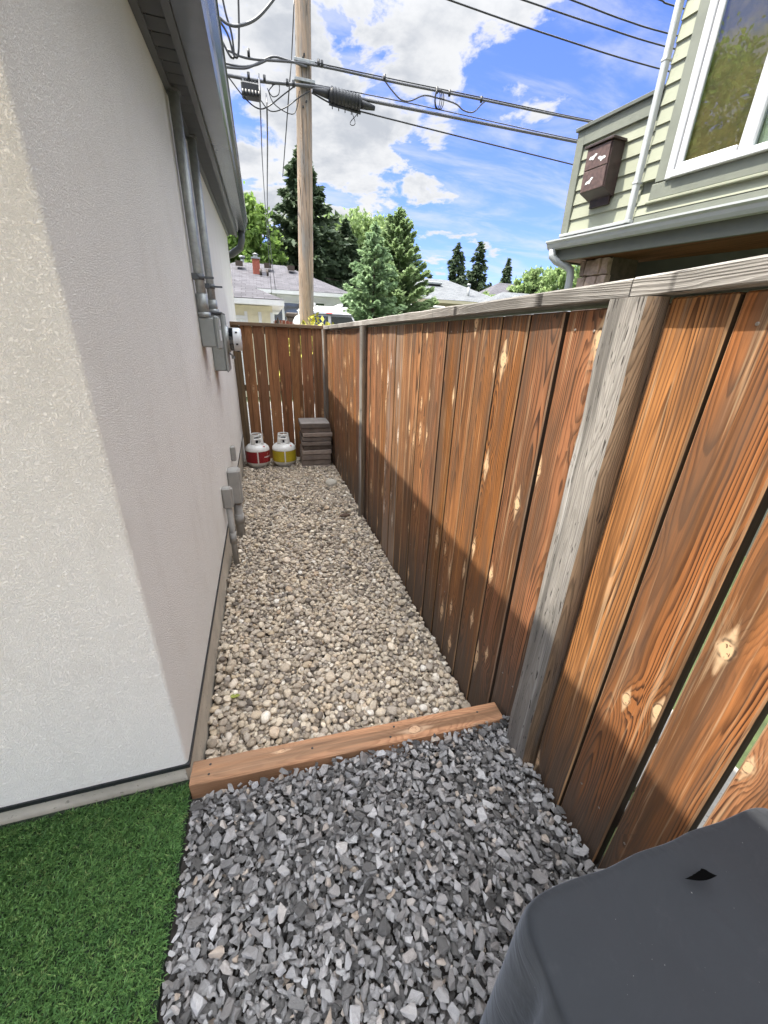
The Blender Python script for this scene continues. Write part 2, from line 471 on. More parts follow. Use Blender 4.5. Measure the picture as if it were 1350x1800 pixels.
# ---------------------------------------------------------------- mesh helper
class MB:
    def __init__(self, fn=None):
        self.v, self.f, self.mi, self.sm = [], [], [], []
        self.uv = {}
        self.fn = fn

    def add(self, vs, fs, mi=0, sm=False, uvs=None):
        o = len(self.v)
        self.v += [tuple(map(float, p)) for p in vs]
        for k, f in enumerate(fs):
            if uvs is not None:
                self.uv[len(self.f)] = uvs[k]
            self.f.append([i + o for i in f])
            self.mi.append(mi)
            self.sm.append(sm)
        return self

    def box(self, x0, x1, y0, y1, z0, z1, bev=0.0, mi=0):
        if bev <= 0:
            vs = [(x0, y0, z0), (x1, y0, z0), (x1, y1, z0), (x0, y1, z0), (x0, y0, z1), (x1, y0, z1), (x1, y1, z1), (x0, y1, z1)]
            return self.add(vs, [(0, 3, 2, 1), (4, 5, 6, 7), (0, 1, 5, 4), (1, 2, 6, 5), (2, 3, 7, 6), (3, 0, 4, 7)], mi)
        bm = bmesh.new()
        bmesh.ops.create_cube(bm, size=1.0)
        for v in bm.verts:
            v.co = Vector(((x0 + x1) / 2 + v.co.x * (x1 - x0), (y0 + y1) / 2 + v.co.y * (y1 - y0), (z0 + z1) / 2 + v.co.z * (z1 - z0)))
        bmesh.ops.bevel(bm, geom=list(bm.edges), offset=bev, segments=1, affect='EDGES', profile=0.5)
        self.from_bm(bm, mi)
        return self

    def from_bm(self, bm, mi=0, sm=False):
        bm.verts.index_update()
        self.add([v.co for v in bm.verts], [[v.index for v in f.verts] for f in bm.faces], mi, sm)
        bm.free()

    def tube(self, pts, r, n=8, mi=0, cap=True, sm=True):
        pts = [Vector(p) for p in pts]
        rs = r if isinstance(r, (list, tuple)) else [r] * len(pts)
        vs, fs = [], []
        up = None
        for i, p in enumerate(pts):
            d = (pts[min(i + 1, len(pts) - 1)] - pts[max(i - 1, 0)]).normalized()
            if up is None:
                up = Vector((0, 0, 1)) if abs(d.z) < 0.9 else Vector((1, 0, 0))
            a = d.cross(up)
            if a.length < 1e-4:
                a = d.cross(Vector((0.3, 1, 0.2)))
            a.normalize()
            b = d.cross(a).normalized()
            up = -b if False else up
            for k in range(n):
                t = 2 * math.pi * k / n
                vs.append(p + (a * math.cos(t) + b * math.sin(t)) * rs[i])
        for i in range(len(pts) - 1):
            for k in range(n):
                k2 = (k + 1) % n
                fs.append((i * n + k, i * n + k2, (i + 1) * n + k2, (i + 1) * n + k))
        self.add(vs, fs, mi, sm)
        if cap:
            o = len(self.v) - len(vs)
            self.f.append([o + k for k in range(n)][::-1]); self.mi.append(mi); self.sm.append(False)
            self.f.append([o + (len(pts) - 1) * n + k for k in range(n)]); self.mi.append(mi); self.sm.append(False)
        return self

    def lathe(self, prof, c=(0, 0, 0), n=32, mi=0, sm=True, axis='Z'):
        vs, fs = [], []
        for (r, z) in prof:
            for k in range(n):
                t = 2 * math.pi * k / n
                a, b_ = r * math.cos(t), r * math.sin(t)
                p = (a, b_, z) if axis == 'Z' else ((z, a, b_) if axis == 'X' else (a, z, b_))
                vs.append((p[0] + c[0], p[1] + c[1], p[2] + c[2]))
        for i in range(len(prof) - 1):
            for k in range(n):
                k2 = (k + 1) % n
                fs.append((i * n + k, i * n + k2, (i + 1) * n + k2, (i + 1) * n + k))
        return self.add(vs, fs, mi, sm)

    def prism(self, poly, h0, h1, axis='Z', mi=0):
        """poly in the two other axes (in xyz order), extruded along axis"""
        n = len(poly)

        def P(a, b_, h):
            return {'Z': (a, b_, h), 'Y': (a, h, b_), 'X': (h, a, b_)}[axis]
        vs = [P(a, b_, h0) for a, b_ in poly] + [P(a, b_, h1) for a, b_ in poly]
        fs = [tuple(range(n))[::-1], tuple(range(n, 2 * n))] + [(i, (i + 1) % n, n + (i + 1) % n, n + i) for i in range(n)]
        return self.add(vs, fs, mi)

    def quad(self, a, b, c, d, mi=0, uv=None):
        return self.add([a, b, c, d], [(0, 1, 2, 3)], mi, False, [uv] if uv else None)

    def build(self, name, mats, parent=None, origin=None, smooth_angle=None):
        o0 = Vector(origin) if origin is not None else (Vector(parent['_w']) if parent is not None and '_w' in parent else Vector((0, 0, 0)))
        vs = self.v
        if self.fn:
            vs = [self.fn(*p) for p in vs]
        me = bpy.data.meshes.new(name)
        me.from_pydata([(p[0] - o0.x, p[1] - o0.y, p[2] - o0.z) for p in vs], [], self.f)
        for m in (mats if isinstance(mats, (list, tuple)) else [mats]):
            me.materials.append(m)
        me.polygons.foreach_set('material_index', self.mi)
        me.polygons.foreach_set('use_smooth', self.sm)
        if self.uv:
            lay = me.uv_layers.new(name='UVMap')
            for fi, uvs in self.uv.items():
                p = me.polygons[fi]
                for k, li in enumerate(p.loop_indices):
                    lay.data[li].uv = uvs[k]
        me.update()
        bm = bmesh.new()
        bm.from_mesh(me)
        bmesh.ops.recalc_face_normals(bm, faces=bm.faces)
        bm.to_mesh(me)
        bm.free()
        return link(name, me, parent, o0)


def link(name, me, parent=None, world=(0, 0, 0)):
    o = bpy.data.objects.new(name, me)
    COL.objects.link(o)
    w = Vector(world)
    o['_w'] = tuple(w)
    if parent is not None:
        o.parent = parent
        o.location = w - Vector(parent['_w'])
    else:
        o.location = w
    return o


def tag(o, label, cat, group=None):
    o['label'] = label
    o['category'] = cat
    if group:
        o['group'] = group
    return o


def thing(name, label, cat, loc=(0, 0, 0), group=None):
    o = bpy.data.objects.new(name, None)
    COL.objects.link(o)
    o.empty_display_size = 0.2
    o.location = loc
    o['_w'] = tuple(map(float, loc))
    return tag(o, label, cat, group)


def kind(o, k):
    o['kind'] = k
    return o


def copy_tree(o, parent=None):
    c = o.copy()
    COL.objects.link(c)
    c.parent = parent
    for ch in list(o.children):
        copy_tree(ch, c)
    return c


def at(px, py, Y):
    r = CM @ np.array([px - CX, py - CY, F])
    t = Y / r[1]
    return Vector((t * r[0], Y, CAMZ + t * r[2]))


# ---------------------------------------------------------------- ground
WX = -0.375          # face of the stucco wall along the side yard
FX = 0.867           # face of the fence boards
g = MB()
g.quad((-900, -300, -0.06), (900, -300, -0.06), (900, 1500, -0.06), (-900, 1500, -0.06))
kind(g.build('ground', M['lawn']), 'structure')
g = MB()
g.quad((-60, 6.15, -0.035), (80, 6.15, -0.035), (80, 11.8, -0.035), (-60, 11.8, -0.035))
kind(g.build('back_lane', M['asphalt']), 'structure')
g = MB()
g.quad((-0.42, 0.99, -0.03), (0.93, 0.99, -0.03), (0.93, 5.9, -0.03), (-0.42, 5.9, -0.03))
kind(g.build('soil_bed', M['soil']), 'structure')
g = MB()
g.quad((-0.39, -1.2, 0.165), (0.93, -1.2, 0.165), (0.93, 0.99, 0.165), (-0.39, 0.99, 0.165))
g.quad((-0.39, 0.99, -0.05), (0.93, 0.99, -0.05), (0.93, 0.99, 0.165), (-0.39, 0.99, 0.165))
kind(g.build('soil_terrace', M['soil']), 'structure')
g = MB()
g.quad((-9, -9, .185), (.93, -9, .185), (.93, -1.2, .185), (-9, -1.2, .185))
kind(g.build('bounce_slab', concrete_mat('bounce_slab_warm', (.60, .50, .37))), 'structure')  # unseen warm slab behind the camera, added to bounce light onto the house
# neighbour's yard seen through the gaps of the fence: lawn with a pale slab path
g = MB()
g.box(0.93, 3.0, -3.0, 6.0, -0.055, 0.10)
kind(g.build('neighbour_lawn', M['lawn']), 'structure')
pth = thing('paving_path', 'pale slab path glimpsed through the fence gaps', 'path', (1.6, 0.5, 0.10))
for i in range(9):
    b = MB()
    b.box(1.25, 1.72, -1.6 + i * .47, -1.6 + i * .47 + .455, 0.10, 0.135, 0.006)
    b.build('slab', concrete_mat('path_concrete', (0.27, 0.255, 0.23)) if i == 0 else bpy.data.materials['path_concrete'], pth)

# ---------------------------------------------------------------- stucco house on the left
SL = 0.045


def zs(y): return 2.712 + SL * y                     # soffit height
def zb(y): return 0.295 + 0.02 * (y - 1.03)           # bottom edge of the stucco


YF, YE, XW = 1.03, 7.4, -5.0
house = thing('stucco_house', 'pale stucco house wall with charcoal eave and gutter on the left', 'house', (-1.5, 3.5, 0))
# wall with a rounded corner
w = MB()
rad = 0.012
prof = [(XW, YF)] + [(WX - rad + rad * math.sin(a), YF + rad - rad * math.cos(a)) for a in np.linspace(0, math.pi / 2, 7)] + [(WX, 3.0), (WX, 5.2), (WX, YE), (XW, YE)]
n = len(prof)
vs, fs = [], []
for (x, y) in prof:
    zbot = zb(y) if y > YF + rad * .9 else 0.272 + (0.025 if x > WX - rad else 0)
    vs += [(x, y, zbot), (x, y, zs(y) + 0.25)]
for i in range(n):
    j = (i + 1) % n
    fs.append((2 * i, 2 * j, 2 * j + 1, 2 * i + 1))
w.add(vs, fs)
for k in range(len(w.sm)):
    w.sm[k] = 0 < k < 7
wall = w.build('wall', M['stucco'], house, origin=(0, 0, 0))
b = MB()
b.prism([(XW, YF + .02), (WX - .02, YF + .02), (WX - .02, YE - .02), (XW, YE - .02)], -0.2, 0.265, 'Z')
b.add([(XW, YF + .02, .265), (WX - .02, YF + .02, .265), (WX - .02, YE - .02, .46), (XW, YE - .02, .46)], [(0, 1, 2, 3)])
b.quad((WX - .02, YF + .02, .265), (WX - .02, YE - .02, .265), (WX - .02, YE - .02, .46), (WX - .02, YF + .02, .265 + .0001))
b.build('foundation', M['concrete'], house, origin=(0, 0, 0))
b = MB()      # drip flashing under the stucco
xo = WX + .006
yo = YF - .006
pts = [(XW, yo, .258), (xo, yo, .283)]
b.add([(XW, yo, .256), (xo, yo, .280), (xo, yo, .296), (XW, yo, .2745), (XW, YF + .03, .256), (xo - .03, YF + .03, .280), (xo - .03, YF + .03, .296), (XW, YF + .03, .2745)],
      [(0, 1, 2, 3), (4, 7, 6, 5), (0, 4, 5, 1), (3, 2, 6, 7), (0, 3, 7, 4), (1, 5, 6, 2)])
y1 = YE
b.add([(xo, yo, .280), (xo, y1, zb(y1) - .012), (xo, y1, zb(y1) + .003), (xo, yo, .296), (xo - .03, YF + .03, .280), (xo - .03, y1, zb(y1) - .012), (xo - .03, y1, zb(y1) + .003), (xo - .03, YF + .03, .296)],
      [(0, 1, 2, 3), (4, 7, 6, 5), (0, 4, 5, 1), (3, 2, 6, 7), (0, 3, 7, 4), (1, 5, 6, 2)])
b.build('drip_flashing', M['black'], house)
# eave: soffit panels, trims, fascia, gutter
XS0, XS1 = -0.225, -0.112      # inner and outer edge of the gutter bottom
YR = 0.10                      # front edge of the roof
pitch = 0.108
sof = None
for i in range(int((YE - YR) / pitch)):
    y0 = YR + i * pitch
    if sof is None:
        s_ = MB()
        s_.add([(WX + .03, 0, 0), (XS0 - .028, 0, 0), (XS0 - .028, pitch - .016, 0), (WX + .03, pitch - .016, 0),
                (WX + .03, pitch - .016, .05), (XS0 - .028, pitch - .016, .05), (XS0 - .028, pitch, .05), (WX + .03, pitch, .05)],
               [(0, 3, 2, 1), (3, 4, 5, 2), (4, 7, 6, 5), (0, 1, 2, 3)])
        s_.v = [(a, b_, c) for a, b_, c in s_.v]
        sof = s_.build('soffit_panel', M['soffit'], house, origin=(0, 0, 0))
        base = sof
    else:
        base = sof.copy()
        COL.objects.link(base)
    base.location = Vector((0, y0, zs(y0))) - Vector(house['_w'])


def strip(mb, prof, y0, y1, zf):
    """closed profile [(x, dz)...] swept along y at height zf(y)"""
    n_ = len(prof)
    vs_ = [(x, y0, zf(y0) + d) for x, d in prof] + [(x, y1, zf(y1) + d) for x, d in prof]
    mb.add(vs_, [tuple(range(n_)), tuple(range(n_, 2 * n_))[::-1]] + [(i, (i + 1) % n_, n_ + (i + 1) % n_, n_ + i) for i in range(n_)])


b = MB()
strip(b, [(WX + .001, -.014), (WX + .033, -.014), (WX + .033, .02), (WX + .001, .02)], YR, YE, zs)
b.build('soffit_channel', M['dark_metal'], house)
b = MB()
strip(b, [(XS0 - .034, -.012), (XS0 - .002, -.012), (XS0 - .002, .16), (XS0 - .034, .02)], YR, YE + .02, zs)
b.build('fascia', M['dark_metal'], house)
b = MB()
gp = [(XS0, -.004), (XS1, -.010), (XS1 + .010, .010), (XS1 + .018, .05), (XS1 + .040, .085), (XS1 + .046, .118), (XS1 + .052, .122), (XS1 + .052, .134), (XS1 + .036, .134),
      (XS1 + .034, .09), (XS1 + .008, .055), (XS1 - .002, .004), (XS0 + .003, .006), (XS0 + .003, .15), (XS0, .15)]
strip(b, gp, YR, YE + .03, lambda y: zs(y) + 0.012 * (y - 2))
b.build('gutter', M['gutter'], house)
b = MB()
strip(b, [(XS0 + .004, 0.0), (XS1 + .03, .1), (XS1 + .048, .118), (XS0 + .004, .15)], YE + .028, YE + .034, lambda y: zs(y) + 0.012 * (y - 2))
b.build('gutter_end_cap', M['dark_metal'], house)
b = MB()
zz = zs(YE) + 0.05
b.tube([(-.165, YE - .06, zz + .02), (-.165, YE - .055, zz - .10), (-.20, YE - .02, zz - .20), (-.32, YE + .055, zz - .27), (-.46, YE + .06, zz - .34), (-.50, YE + .06, zz - .50), (-.50, YE + .06, 0.1)], 0.048, 10)
b.build('downspout', M['dark_metal'], house)
# roof: shingled slope above the eave
b = MB()
e0 = (XS0 - .03, YR, zs(YR) + .16)
e1 = (XS0 - .03, YE + .1, zs(YE) + .16)
rx = -3.4
r0, r1 = (rx, YR, zs(YR) + 1.3), (rx, YE + .1, zs(YE) + 1.3)
b.quad((XS1 + .03, YR, zs(YR) + .118), (XS1 + .03, YE + .1, zs(YE) + .17), r1, r0, 0, [(0, 0), (7, 0), (7, 3.3), (0, 3.3)])
b.quad((XS1 + .03, YR, zs(YR) + .085), (XS1 + .03, YE + .1, zs(YE) + .135), (rx, YE + .1, zs(YE) + 1.25), (rx, YR, zs(YR) + 1.25), 0, [(0, 0), (7, 0), (7, 3.3), (0, 3.3)])
b.quad((XS1 + .03, YR, zs(YR) + .085), (rx, YR, zs(YR) + 1.25), r0, (XS1 + .03, YR, zs(YR) + .118), 1, [(0, 0), (1, 0), (1, 1), (0, 1)])
b.quad(r0, r1, (-7, YE, zs(YE) + .1), (-7, YR, zs(YR) + .1), 0, [(0, 0), (7, 0), (7, 3.3), (0, 3.3)])
b.build('roof', [M['shingle'], M['dark_metal']], house)
b = MB()      # soffit of the front overhang
b.box(-7, WX + .0, YR + .02, YF + .02, zs(YR) + .0, zs(YR) + .02)
b.build('front_soffit', M['soffit'], house)

# ---------------------------------------------------------------- conduits and boxes on the stucco
def conduit(y, ztop, zbot, coup, lab, r=0.0275):
    t = thing('conduit', lab, 'conduit', (WX + .035, y, zbot), 'steel conduits on the stucco wall')
    x = WX + .036
    b = MB(); b.tube([(x, y, zbot), (x, y, zbot + .3), (x, y, ztop)], r, 14); b.build('pipe', M['galv'], t)
    b = MB()
    b.tube([(x, y, zbot + .02), (x, y, zbot + coup)], r + .006, 14)
    b.tube([(x, y, zbot), (x, y, zbot + .028)], r + .012, 14)
    b.build('coupling', M['galv'], t)
    zc = zbot + coup + .09
    b = MB()
    b.tube([(x, y, zc - .016), (x, y, zc + .016)], r + .004, 14)
    b.box(x + .012, x + .085, y - .012, y + .004, zc - .006, zc + .006, .001)
    b.box(WX, x, y - .045, y - r + .002, zc - .016, zc + .016, .002)
    b.build('clamp', M['dark_metal'], t)
    b = MB(); b.tube([(x, y, ztop - .012), (x, y, ztop + .012)], r + .008, 14); b.build('top_ring', M['dark_metal'], t)
    return t


conduit(2.96, zs(2.96) - .006, 1.775, .13, 'nearer steel conduit, running from soffit to the small grey box')
conduit(3.58, zs(3.58) - .006, 1.825, .09, 'farther steel conduit, running from soffit to the electric meter')
dbox = thing('disconnect_box', 'small grey electrical box on stucco under the nearer conduit', 'electrical box', (WX, 3.0, 1.59))
b = MB(); b.box(WX, -.283, 2.93, 3.13, 1.60, 1.775, .008); b.build('case', M['greybox'], dbox)
b = MB(); b.box(-.286, -.262, 2.924, 3.136, 1.588, 1.787, .010); b.build('lid', M['greybox'], dbox)
b = MB(); b.box(-.262, -.257, 2.96, 3.03, 1.64, 1.705, .002); b.build('latch', M['whiteplastic'], dbox)
b = MB(); b.box(-.262, -.2605, 3.05, 3.10, 1.73, 1.77); b.build('sticker', M['whiteplastic'], dbox)
mt = thing('electric_meter', 'tall grey meter box with round glass electric meter by far fence', 'electric meter', (WX, 3.55, 1.41))
b = MB(); b.box(WX, -.286, 3.46, 3.72, 1.415, 1.815, .008); b.build('case', M['greybox'], mt)
b = MB(); b.box(-.289, -.268, 3.453, 3.727, 1.405, 1.825, .012); b.build('cover', M['greybox'], mt)
b = MB(); b.box(WX + .01, -.27, 3.445, 3.735, 1.818, 1.832, .004); b.build('top_lip', M['dark_metal'], mt)
mc = (-.268, 3.59, 1.645)
b = MB(); b.lathe([(.098, 0), (.098, .016), (.088, .022), (.086, .022)], mc, 28, axis='X'); b.build('collar', M['galv'], mt)
b = MB(); b.lathe([(.086, .018), (.086, .052)], mc, 28, axis='X'); b.build('dark_band', M['darkglass'], mt)
b = MB(); b.lathe([(.085, .052), (.085, .098), (.078, .110), (.0, .112)], mc, 28, axis='X'); b.build('dial_cover', M['whiteplastic'], mt)
b = MB()
for k in range(6):
    a = 2 * math.pi * k / 6 + .4
    b.box(mc[0] + .070, mc[0] + .086, mc[1] + .0855 * math.cos(a) - .006, mc[1] + .0855 * math.cos(a) + .006, mc[2] + .0855 * math.sin(a) - .006, mc[2] + .0855 * math.sin(a) + .006)
b.box(mc[0] + .1115, mc[0] + .1135, mc[1] - .03, mc[1] + .03, mc[2] + .0, mc[2] + .025)
kind(b.build('dial_marks', M['black'], mt), 'stuff')
b = MB(); b.tube([(-.275, 3.60, 1.55), (-.245, 3.60, 1.53), (-.235, 3.60, 1.515)], .007, 8); b.lathe([(.013, 0), (.013, .02), (0, .02)], (-.236, 3.60, 1.50), 10); b.build('seal', M['galv'], mt)


def riser(y, z0, z1, wbox, rp, lab, top=True, ground=-.02):
    t = thing('utility_riser', lab, 'cable riser', (WX, y, 0), 'grey cable risers low on the stucco wall')
    x = WX + .014 + rp
    b = MB(); b.tube([(x, y, ground), (x, y, z0 + .03)], rp, 14)
    b.tube([(x, y, z0 * .42), (x, y, z0 * .42 + .09)], rp + .005, 14)
    b.build('pipe', M['pvc'], t)
    b = MB(); b.box(WX, x + rp + .012, y - wbox / 2, y + wbox / 2, z0, z1, .012)
    b.build('cover', M['pvc'], t)
    b = MB(); b.box(x + rp + .010, x + rp + .017, y - wbox / 2 + .012, y + wbox / 2 - .012, z0 + .02, z1 - .012, .003)
    b.build('cover_lid', M['pvc'], t)
    return t


riser(2.84, .505, .67, .060, .022, 'nearest slim grey cable riser low on the stucco')
riser(3.34, .35, .65, .125, .036, 'widest grey cable riser with large cover, middle of three')
riser(3.72, .33, .54, .055, .020, 'slim grey riser behind the widest riser')
b = MB(); b.box(WX, WX + .045, 3.80, 3.86, .58, .72, .008)
tag(b.build('cable_box', M['pvc']), 'tiny grey cable box on the stucco above the risers', 'cable box')

# ---------------------------------------------------------------- fence on the right
fence = thing('wooden_fence', 'long reddish cedar board fence with grey cap along the right', 'fence', (FX, 2.5, 0))


def board(mb_name, mat, parent, c0, c1, z0, z1, ori='Y', face=FX, th=0.034, lean=0.0):
    """vertical board; local X across, Y depth, Z up"""
    wdt = abs(c1 - c0)
    b = MB()
    b.box(-wdt / 2, wdt / 2, 0, th, 0, z1 - z0, .004)
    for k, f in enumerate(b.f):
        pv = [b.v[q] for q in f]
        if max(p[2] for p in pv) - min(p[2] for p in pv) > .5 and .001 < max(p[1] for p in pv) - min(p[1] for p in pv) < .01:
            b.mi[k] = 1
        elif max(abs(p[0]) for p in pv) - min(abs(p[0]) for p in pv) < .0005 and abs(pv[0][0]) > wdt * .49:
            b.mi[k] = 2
    me_o = b.build(mb_name, [mat, M['pale_edge'], M['board_side']], parent, origin=(0, 0, 0))
    # face = plane of the visible side
    mid = (c0 + c1) / 2
    if ori == 'Y':
        loc = Vector((face, mid, z0))
        me_o.rotation_euler = (0, 0, R(-90) + lean)
    else:
        loc = Vector((mid, face, z0))
        me_o.rotation_euler = (0, 0, lean)
    me_o.location = loc - Vector(parent['_w'])
    me_o['_w'] = tuple(loc)
    return me_o


def fx(y):                                           # face line of the boards, with slight wander
    return FX + (0.0 if y < 3.55 else -(y - 3.55) * .013)


edges = []
near = [(-.02, .125), (-.18, -.045), (-.35, -.205), (-.52, -.375), (-.70, -.545), (-.88, -.72)]
near = [(.752, .612), (.605, .446), (.429, .300), (.283, .140), (.120, -.02)] + [(b_, a_) for a_, b_ in near[1:]]
mid_e = [.735, .905, 1.078, 1.250, 1.420, 1.581, 1.743, 1.904, 2.072, 2.240, 2.400, 2.551, 2.719, 2.890, 3.060, 3.245, 3.410, 3.570]
mid_b = [(mid_e[i] + (.020 if i == 0 else .006), mid_e[i + 1] - .006) for i in range(len(mid_e) - 1)]
far_e = [3.62 + .157 * i for i in range(14)]
far_b = [(far_e[i] + .003, far_e[i + 1] - .004) for i in range(13)]
for (a_, b_) in near + mid_b + far_b:
    lo, hi = min(a_, b_), max(a_, b_)
    yc = (lo + hi) / 2
    zt = 1.775 if yc > .7 else 1.785
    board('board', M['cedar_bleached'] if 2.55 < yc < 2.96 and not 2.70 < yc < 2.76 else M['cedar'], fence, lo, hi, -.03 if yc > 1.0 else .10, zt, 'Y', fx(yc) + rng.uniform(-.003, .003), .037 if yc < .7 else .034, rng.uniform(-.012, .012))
# rails on the far side
for (z0, z1) in ((1.66, 1.75), (.34, .43)):
    b = MB(); b.box(FX + .050, FX + .088, -.9, 5.68, z0, z1, .003); b.build('rail', M['post'], fence, origin=(FX + .06, 2.4, z0))


def post(y0, y1, x0, x1, z0, z1, mats=None):
    """rounded weathered post: grey front, browner side facing the camera"""
    b = MB()
    n_ = 9
    rc = min(.062, (y1 - y0) * .55)
    prof_ = [(x1, y0)]
    for a in np.linspace(0, math.pi / 2, 5):
        prof_.append((x0 + rc * .8 - rc * .8 * math.sin(a), y0 + rc - rc * math.cos(a)))
    for a in np.linspace(0, math.pi / 2, 4):
        prof_.append((x0 + .012 - .012 * math.cos(a), y1 - .012 + .012 * math.sin(a)))
    prof_.append((x1, y1))
    nz = 13
    vs_, fs_ = [], []
    m_ = len(prof_)
    prng = random.Random(int(y0 * 1000))
    off = [(prng.uniform(-.003, .003), prng.uniform(-.003, .003)) for _ in range(nz)]
    for k in range(nz):
        z = z0 + (z1 - z0) * k / (nz - 1)
        for (x, y) in prof_:
            f = 1 if x < x1 - .001 else 0
            vs_.append((x + off[k][0] * f, y + off[k][1] * f, z))
    mi_ = []
    for k in range(nz - 1):
        for i in range(m_):
            j = (i + 1) % m_
            fs_.append((k * m_ + i, k * m_ + j, (k + 1) * m_ + j, (k + 1) * m_ + i))
            mi_.append(1 if i in (0, 1, 2) else 0)
    b.add(vs_, fs_, 0, True)
    b.mi = mi_
    b.add([vs_[(nz - 1) * m_ + i] for i in range(m_)], [tuple(range(m_))], 0)
    return b.build('post', [M['post'], M['postside']], fence, origin=((x0 + x1) / 2, (y0 + y1) / 2, z0))


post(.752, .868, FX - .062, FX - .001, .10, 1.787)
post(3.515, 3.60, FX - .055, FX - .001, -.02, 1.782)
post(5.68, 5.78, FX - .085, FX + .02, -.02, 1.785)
# cap rail in lengths
b = MB()
for (y0, y1, za, zb_) in ((-1.0, .838, 1.80, 1.787), (.842, 3.60, 1.787, 1.785), (3.604, 5.86, 1.785, 1.782)):
    b = MB()
    nn = 14
    vs_, fs_ = [], []
    prng = random.Random(int(y1 * 100))
    sec = [(-.027, 0.003), (-.030, .006), (-.030, .040), (-.026, .0445), (.098, .046), (.102, .042), (.102, 0.0)]
    for k in range(nn + 1):
        y = y0 + (y1 - y0) * k / nn
        z = za + (zb_ - za) * k / nn
        wb = prng.uniform(-.0025, .0025) + (0 if y < 3.6 else -(y - 3.6) * .013)
        hz = prng.uniform(-.002, .002)
        for (dx_, dz_) in sec:
            vs_.append((FX + dx_ + wb, y, z + dz_ + (hz if dz_ > .03 else 0)))
    ns = len(sec)
    for k in range(nn):
        for i in range(ns):
            j = (i + 1) % ns
            fs_.append((k * ns + i, k * ns + j, (k + 1) * ns + j, (k + 1) * ns + i))
    fs_ += [tuple(range(ns)), tuple(range(nn * ns, nn * ns + ns))]
    b.add(vs_, fs_)
    b.build('cap_rail', M['cap'], fence, origin=(FX, (y0 + y1) / 2, 1.79))
b = MB()
for (a_, b_) in near + mid_b:
    lo, hi = min(a_, b_), max(a_, b_)
    for f in (.28, .74):
        y = lo + (hi - lo) * f
        x = fx(y) - .0035
        for z in (1.725 + rng.uniform(-.008, .008), .40):
            b.lathe([(.0036, .006), (.0036, .0034), (.002, .003), (0, .0042)], (x, y, z), 8, axis='X')
kind(b.build('screw', M['screw'], fence), 'stuff')

# ---------------------------------------------------------------- far fence panel
YB = 5.80
gate = thing('end_fence', 'short brown board fence with light gaps closing the far end', 'fence', (0.25, YB, 0))
xe = [-.265, -.112, .040, .193, .346, .500, .655, .812]
for i in range(7):
    board('board', M['cedar_new'], gate, xe[i] + .0042, xe[i + 1] - .0042, .02, 1.79, 'X', YB, .02, rng.uniform(-.01, .01))
b = MB(); b.box(-.372, -.278, YB - .01, YB + .085, -.03, 1.79, .004); b.build('post', M['post_far'], gate, origin=(-.32, YB, 0))
b = MB(); b.box(-.41, .86, YB - .035, YB + .105, 1.79, 1.832, .004); b.build('cap_rail', M['cap_far'], gate, origin=(.2, YB, 1.8))
for z0, z1 in ((1.70, 1.785), (.98, 1.06), (.12, .20)):
    b = MB(); b.box(-.28, .80, YB + .024, YB + .062, z0, z1, .003); b.build('rail', M['cap_far'], gate, origin=(.2, YB, z0))

# ---------------------------------------------------------------- timber edging
tb = thing('edging_timber', 'orange brown timber plank holding back gravel between house and fence', 'timber', (.24, 1.0, .2))
b = MB()
A, B_ = Vector((-.372, 1.028, 0)), Vector((.846, .979, 0))
dv = (B_ - A).normalized()
nv = Vector((-dv.y, dv.x, 0))
L = (B_ - A).length
nn = 12
vs_, fs_ = [], []
sec = [(-.043, -.09), (-.044, .038), (-.040, .0435), (.040, .0435), (.044, .039), (.043, -.09)]
prng = random.Random(5)
for k in range(nn + 1):
    for (dn, dz_) in sec:
        p = Vector((-L / 2 + L * k / nn, dn + prng.uniform(-.001, .001), dz_ + prng.uniform(-.0008, .0008)))
        vs_.append(p)
ns = len(sec)
for k in range(nn):
    for i in range(ns):
        j = (i + 1) % ns
        fs_.append((k * ns + i, k * ns + j, (k + 1) * ns + j, (k + 1) * ns + i))
fs_ += [tuple(range(ns)), tuple(range(nn * ns, nn * ns + ns))]
b.add(vs_, fs_)
o = b.build('plank', M['timber'], tb, origin=(0, 0, 0))
mid = (A + B_) / 2 + Vector((0, 0, .2))
o.location = mid - Vector(tb['_w'])
o.rotation_euler = (0, 0, math.atan2(dv.y, dv.x))
b = MB()
for (s, q) in ((.05, .018), (.05, -.018), (.35, .0), (.60, -.02), (.62, .02), (.92, .01)):
    p = A + dv * (L * s) + nv * q
    b.lathe([(.0045, .244), (.0045, .2446), (0, .2442)], (p.x, p.y, 0), 8)
b.build('nail_heads', M['black'], tb)


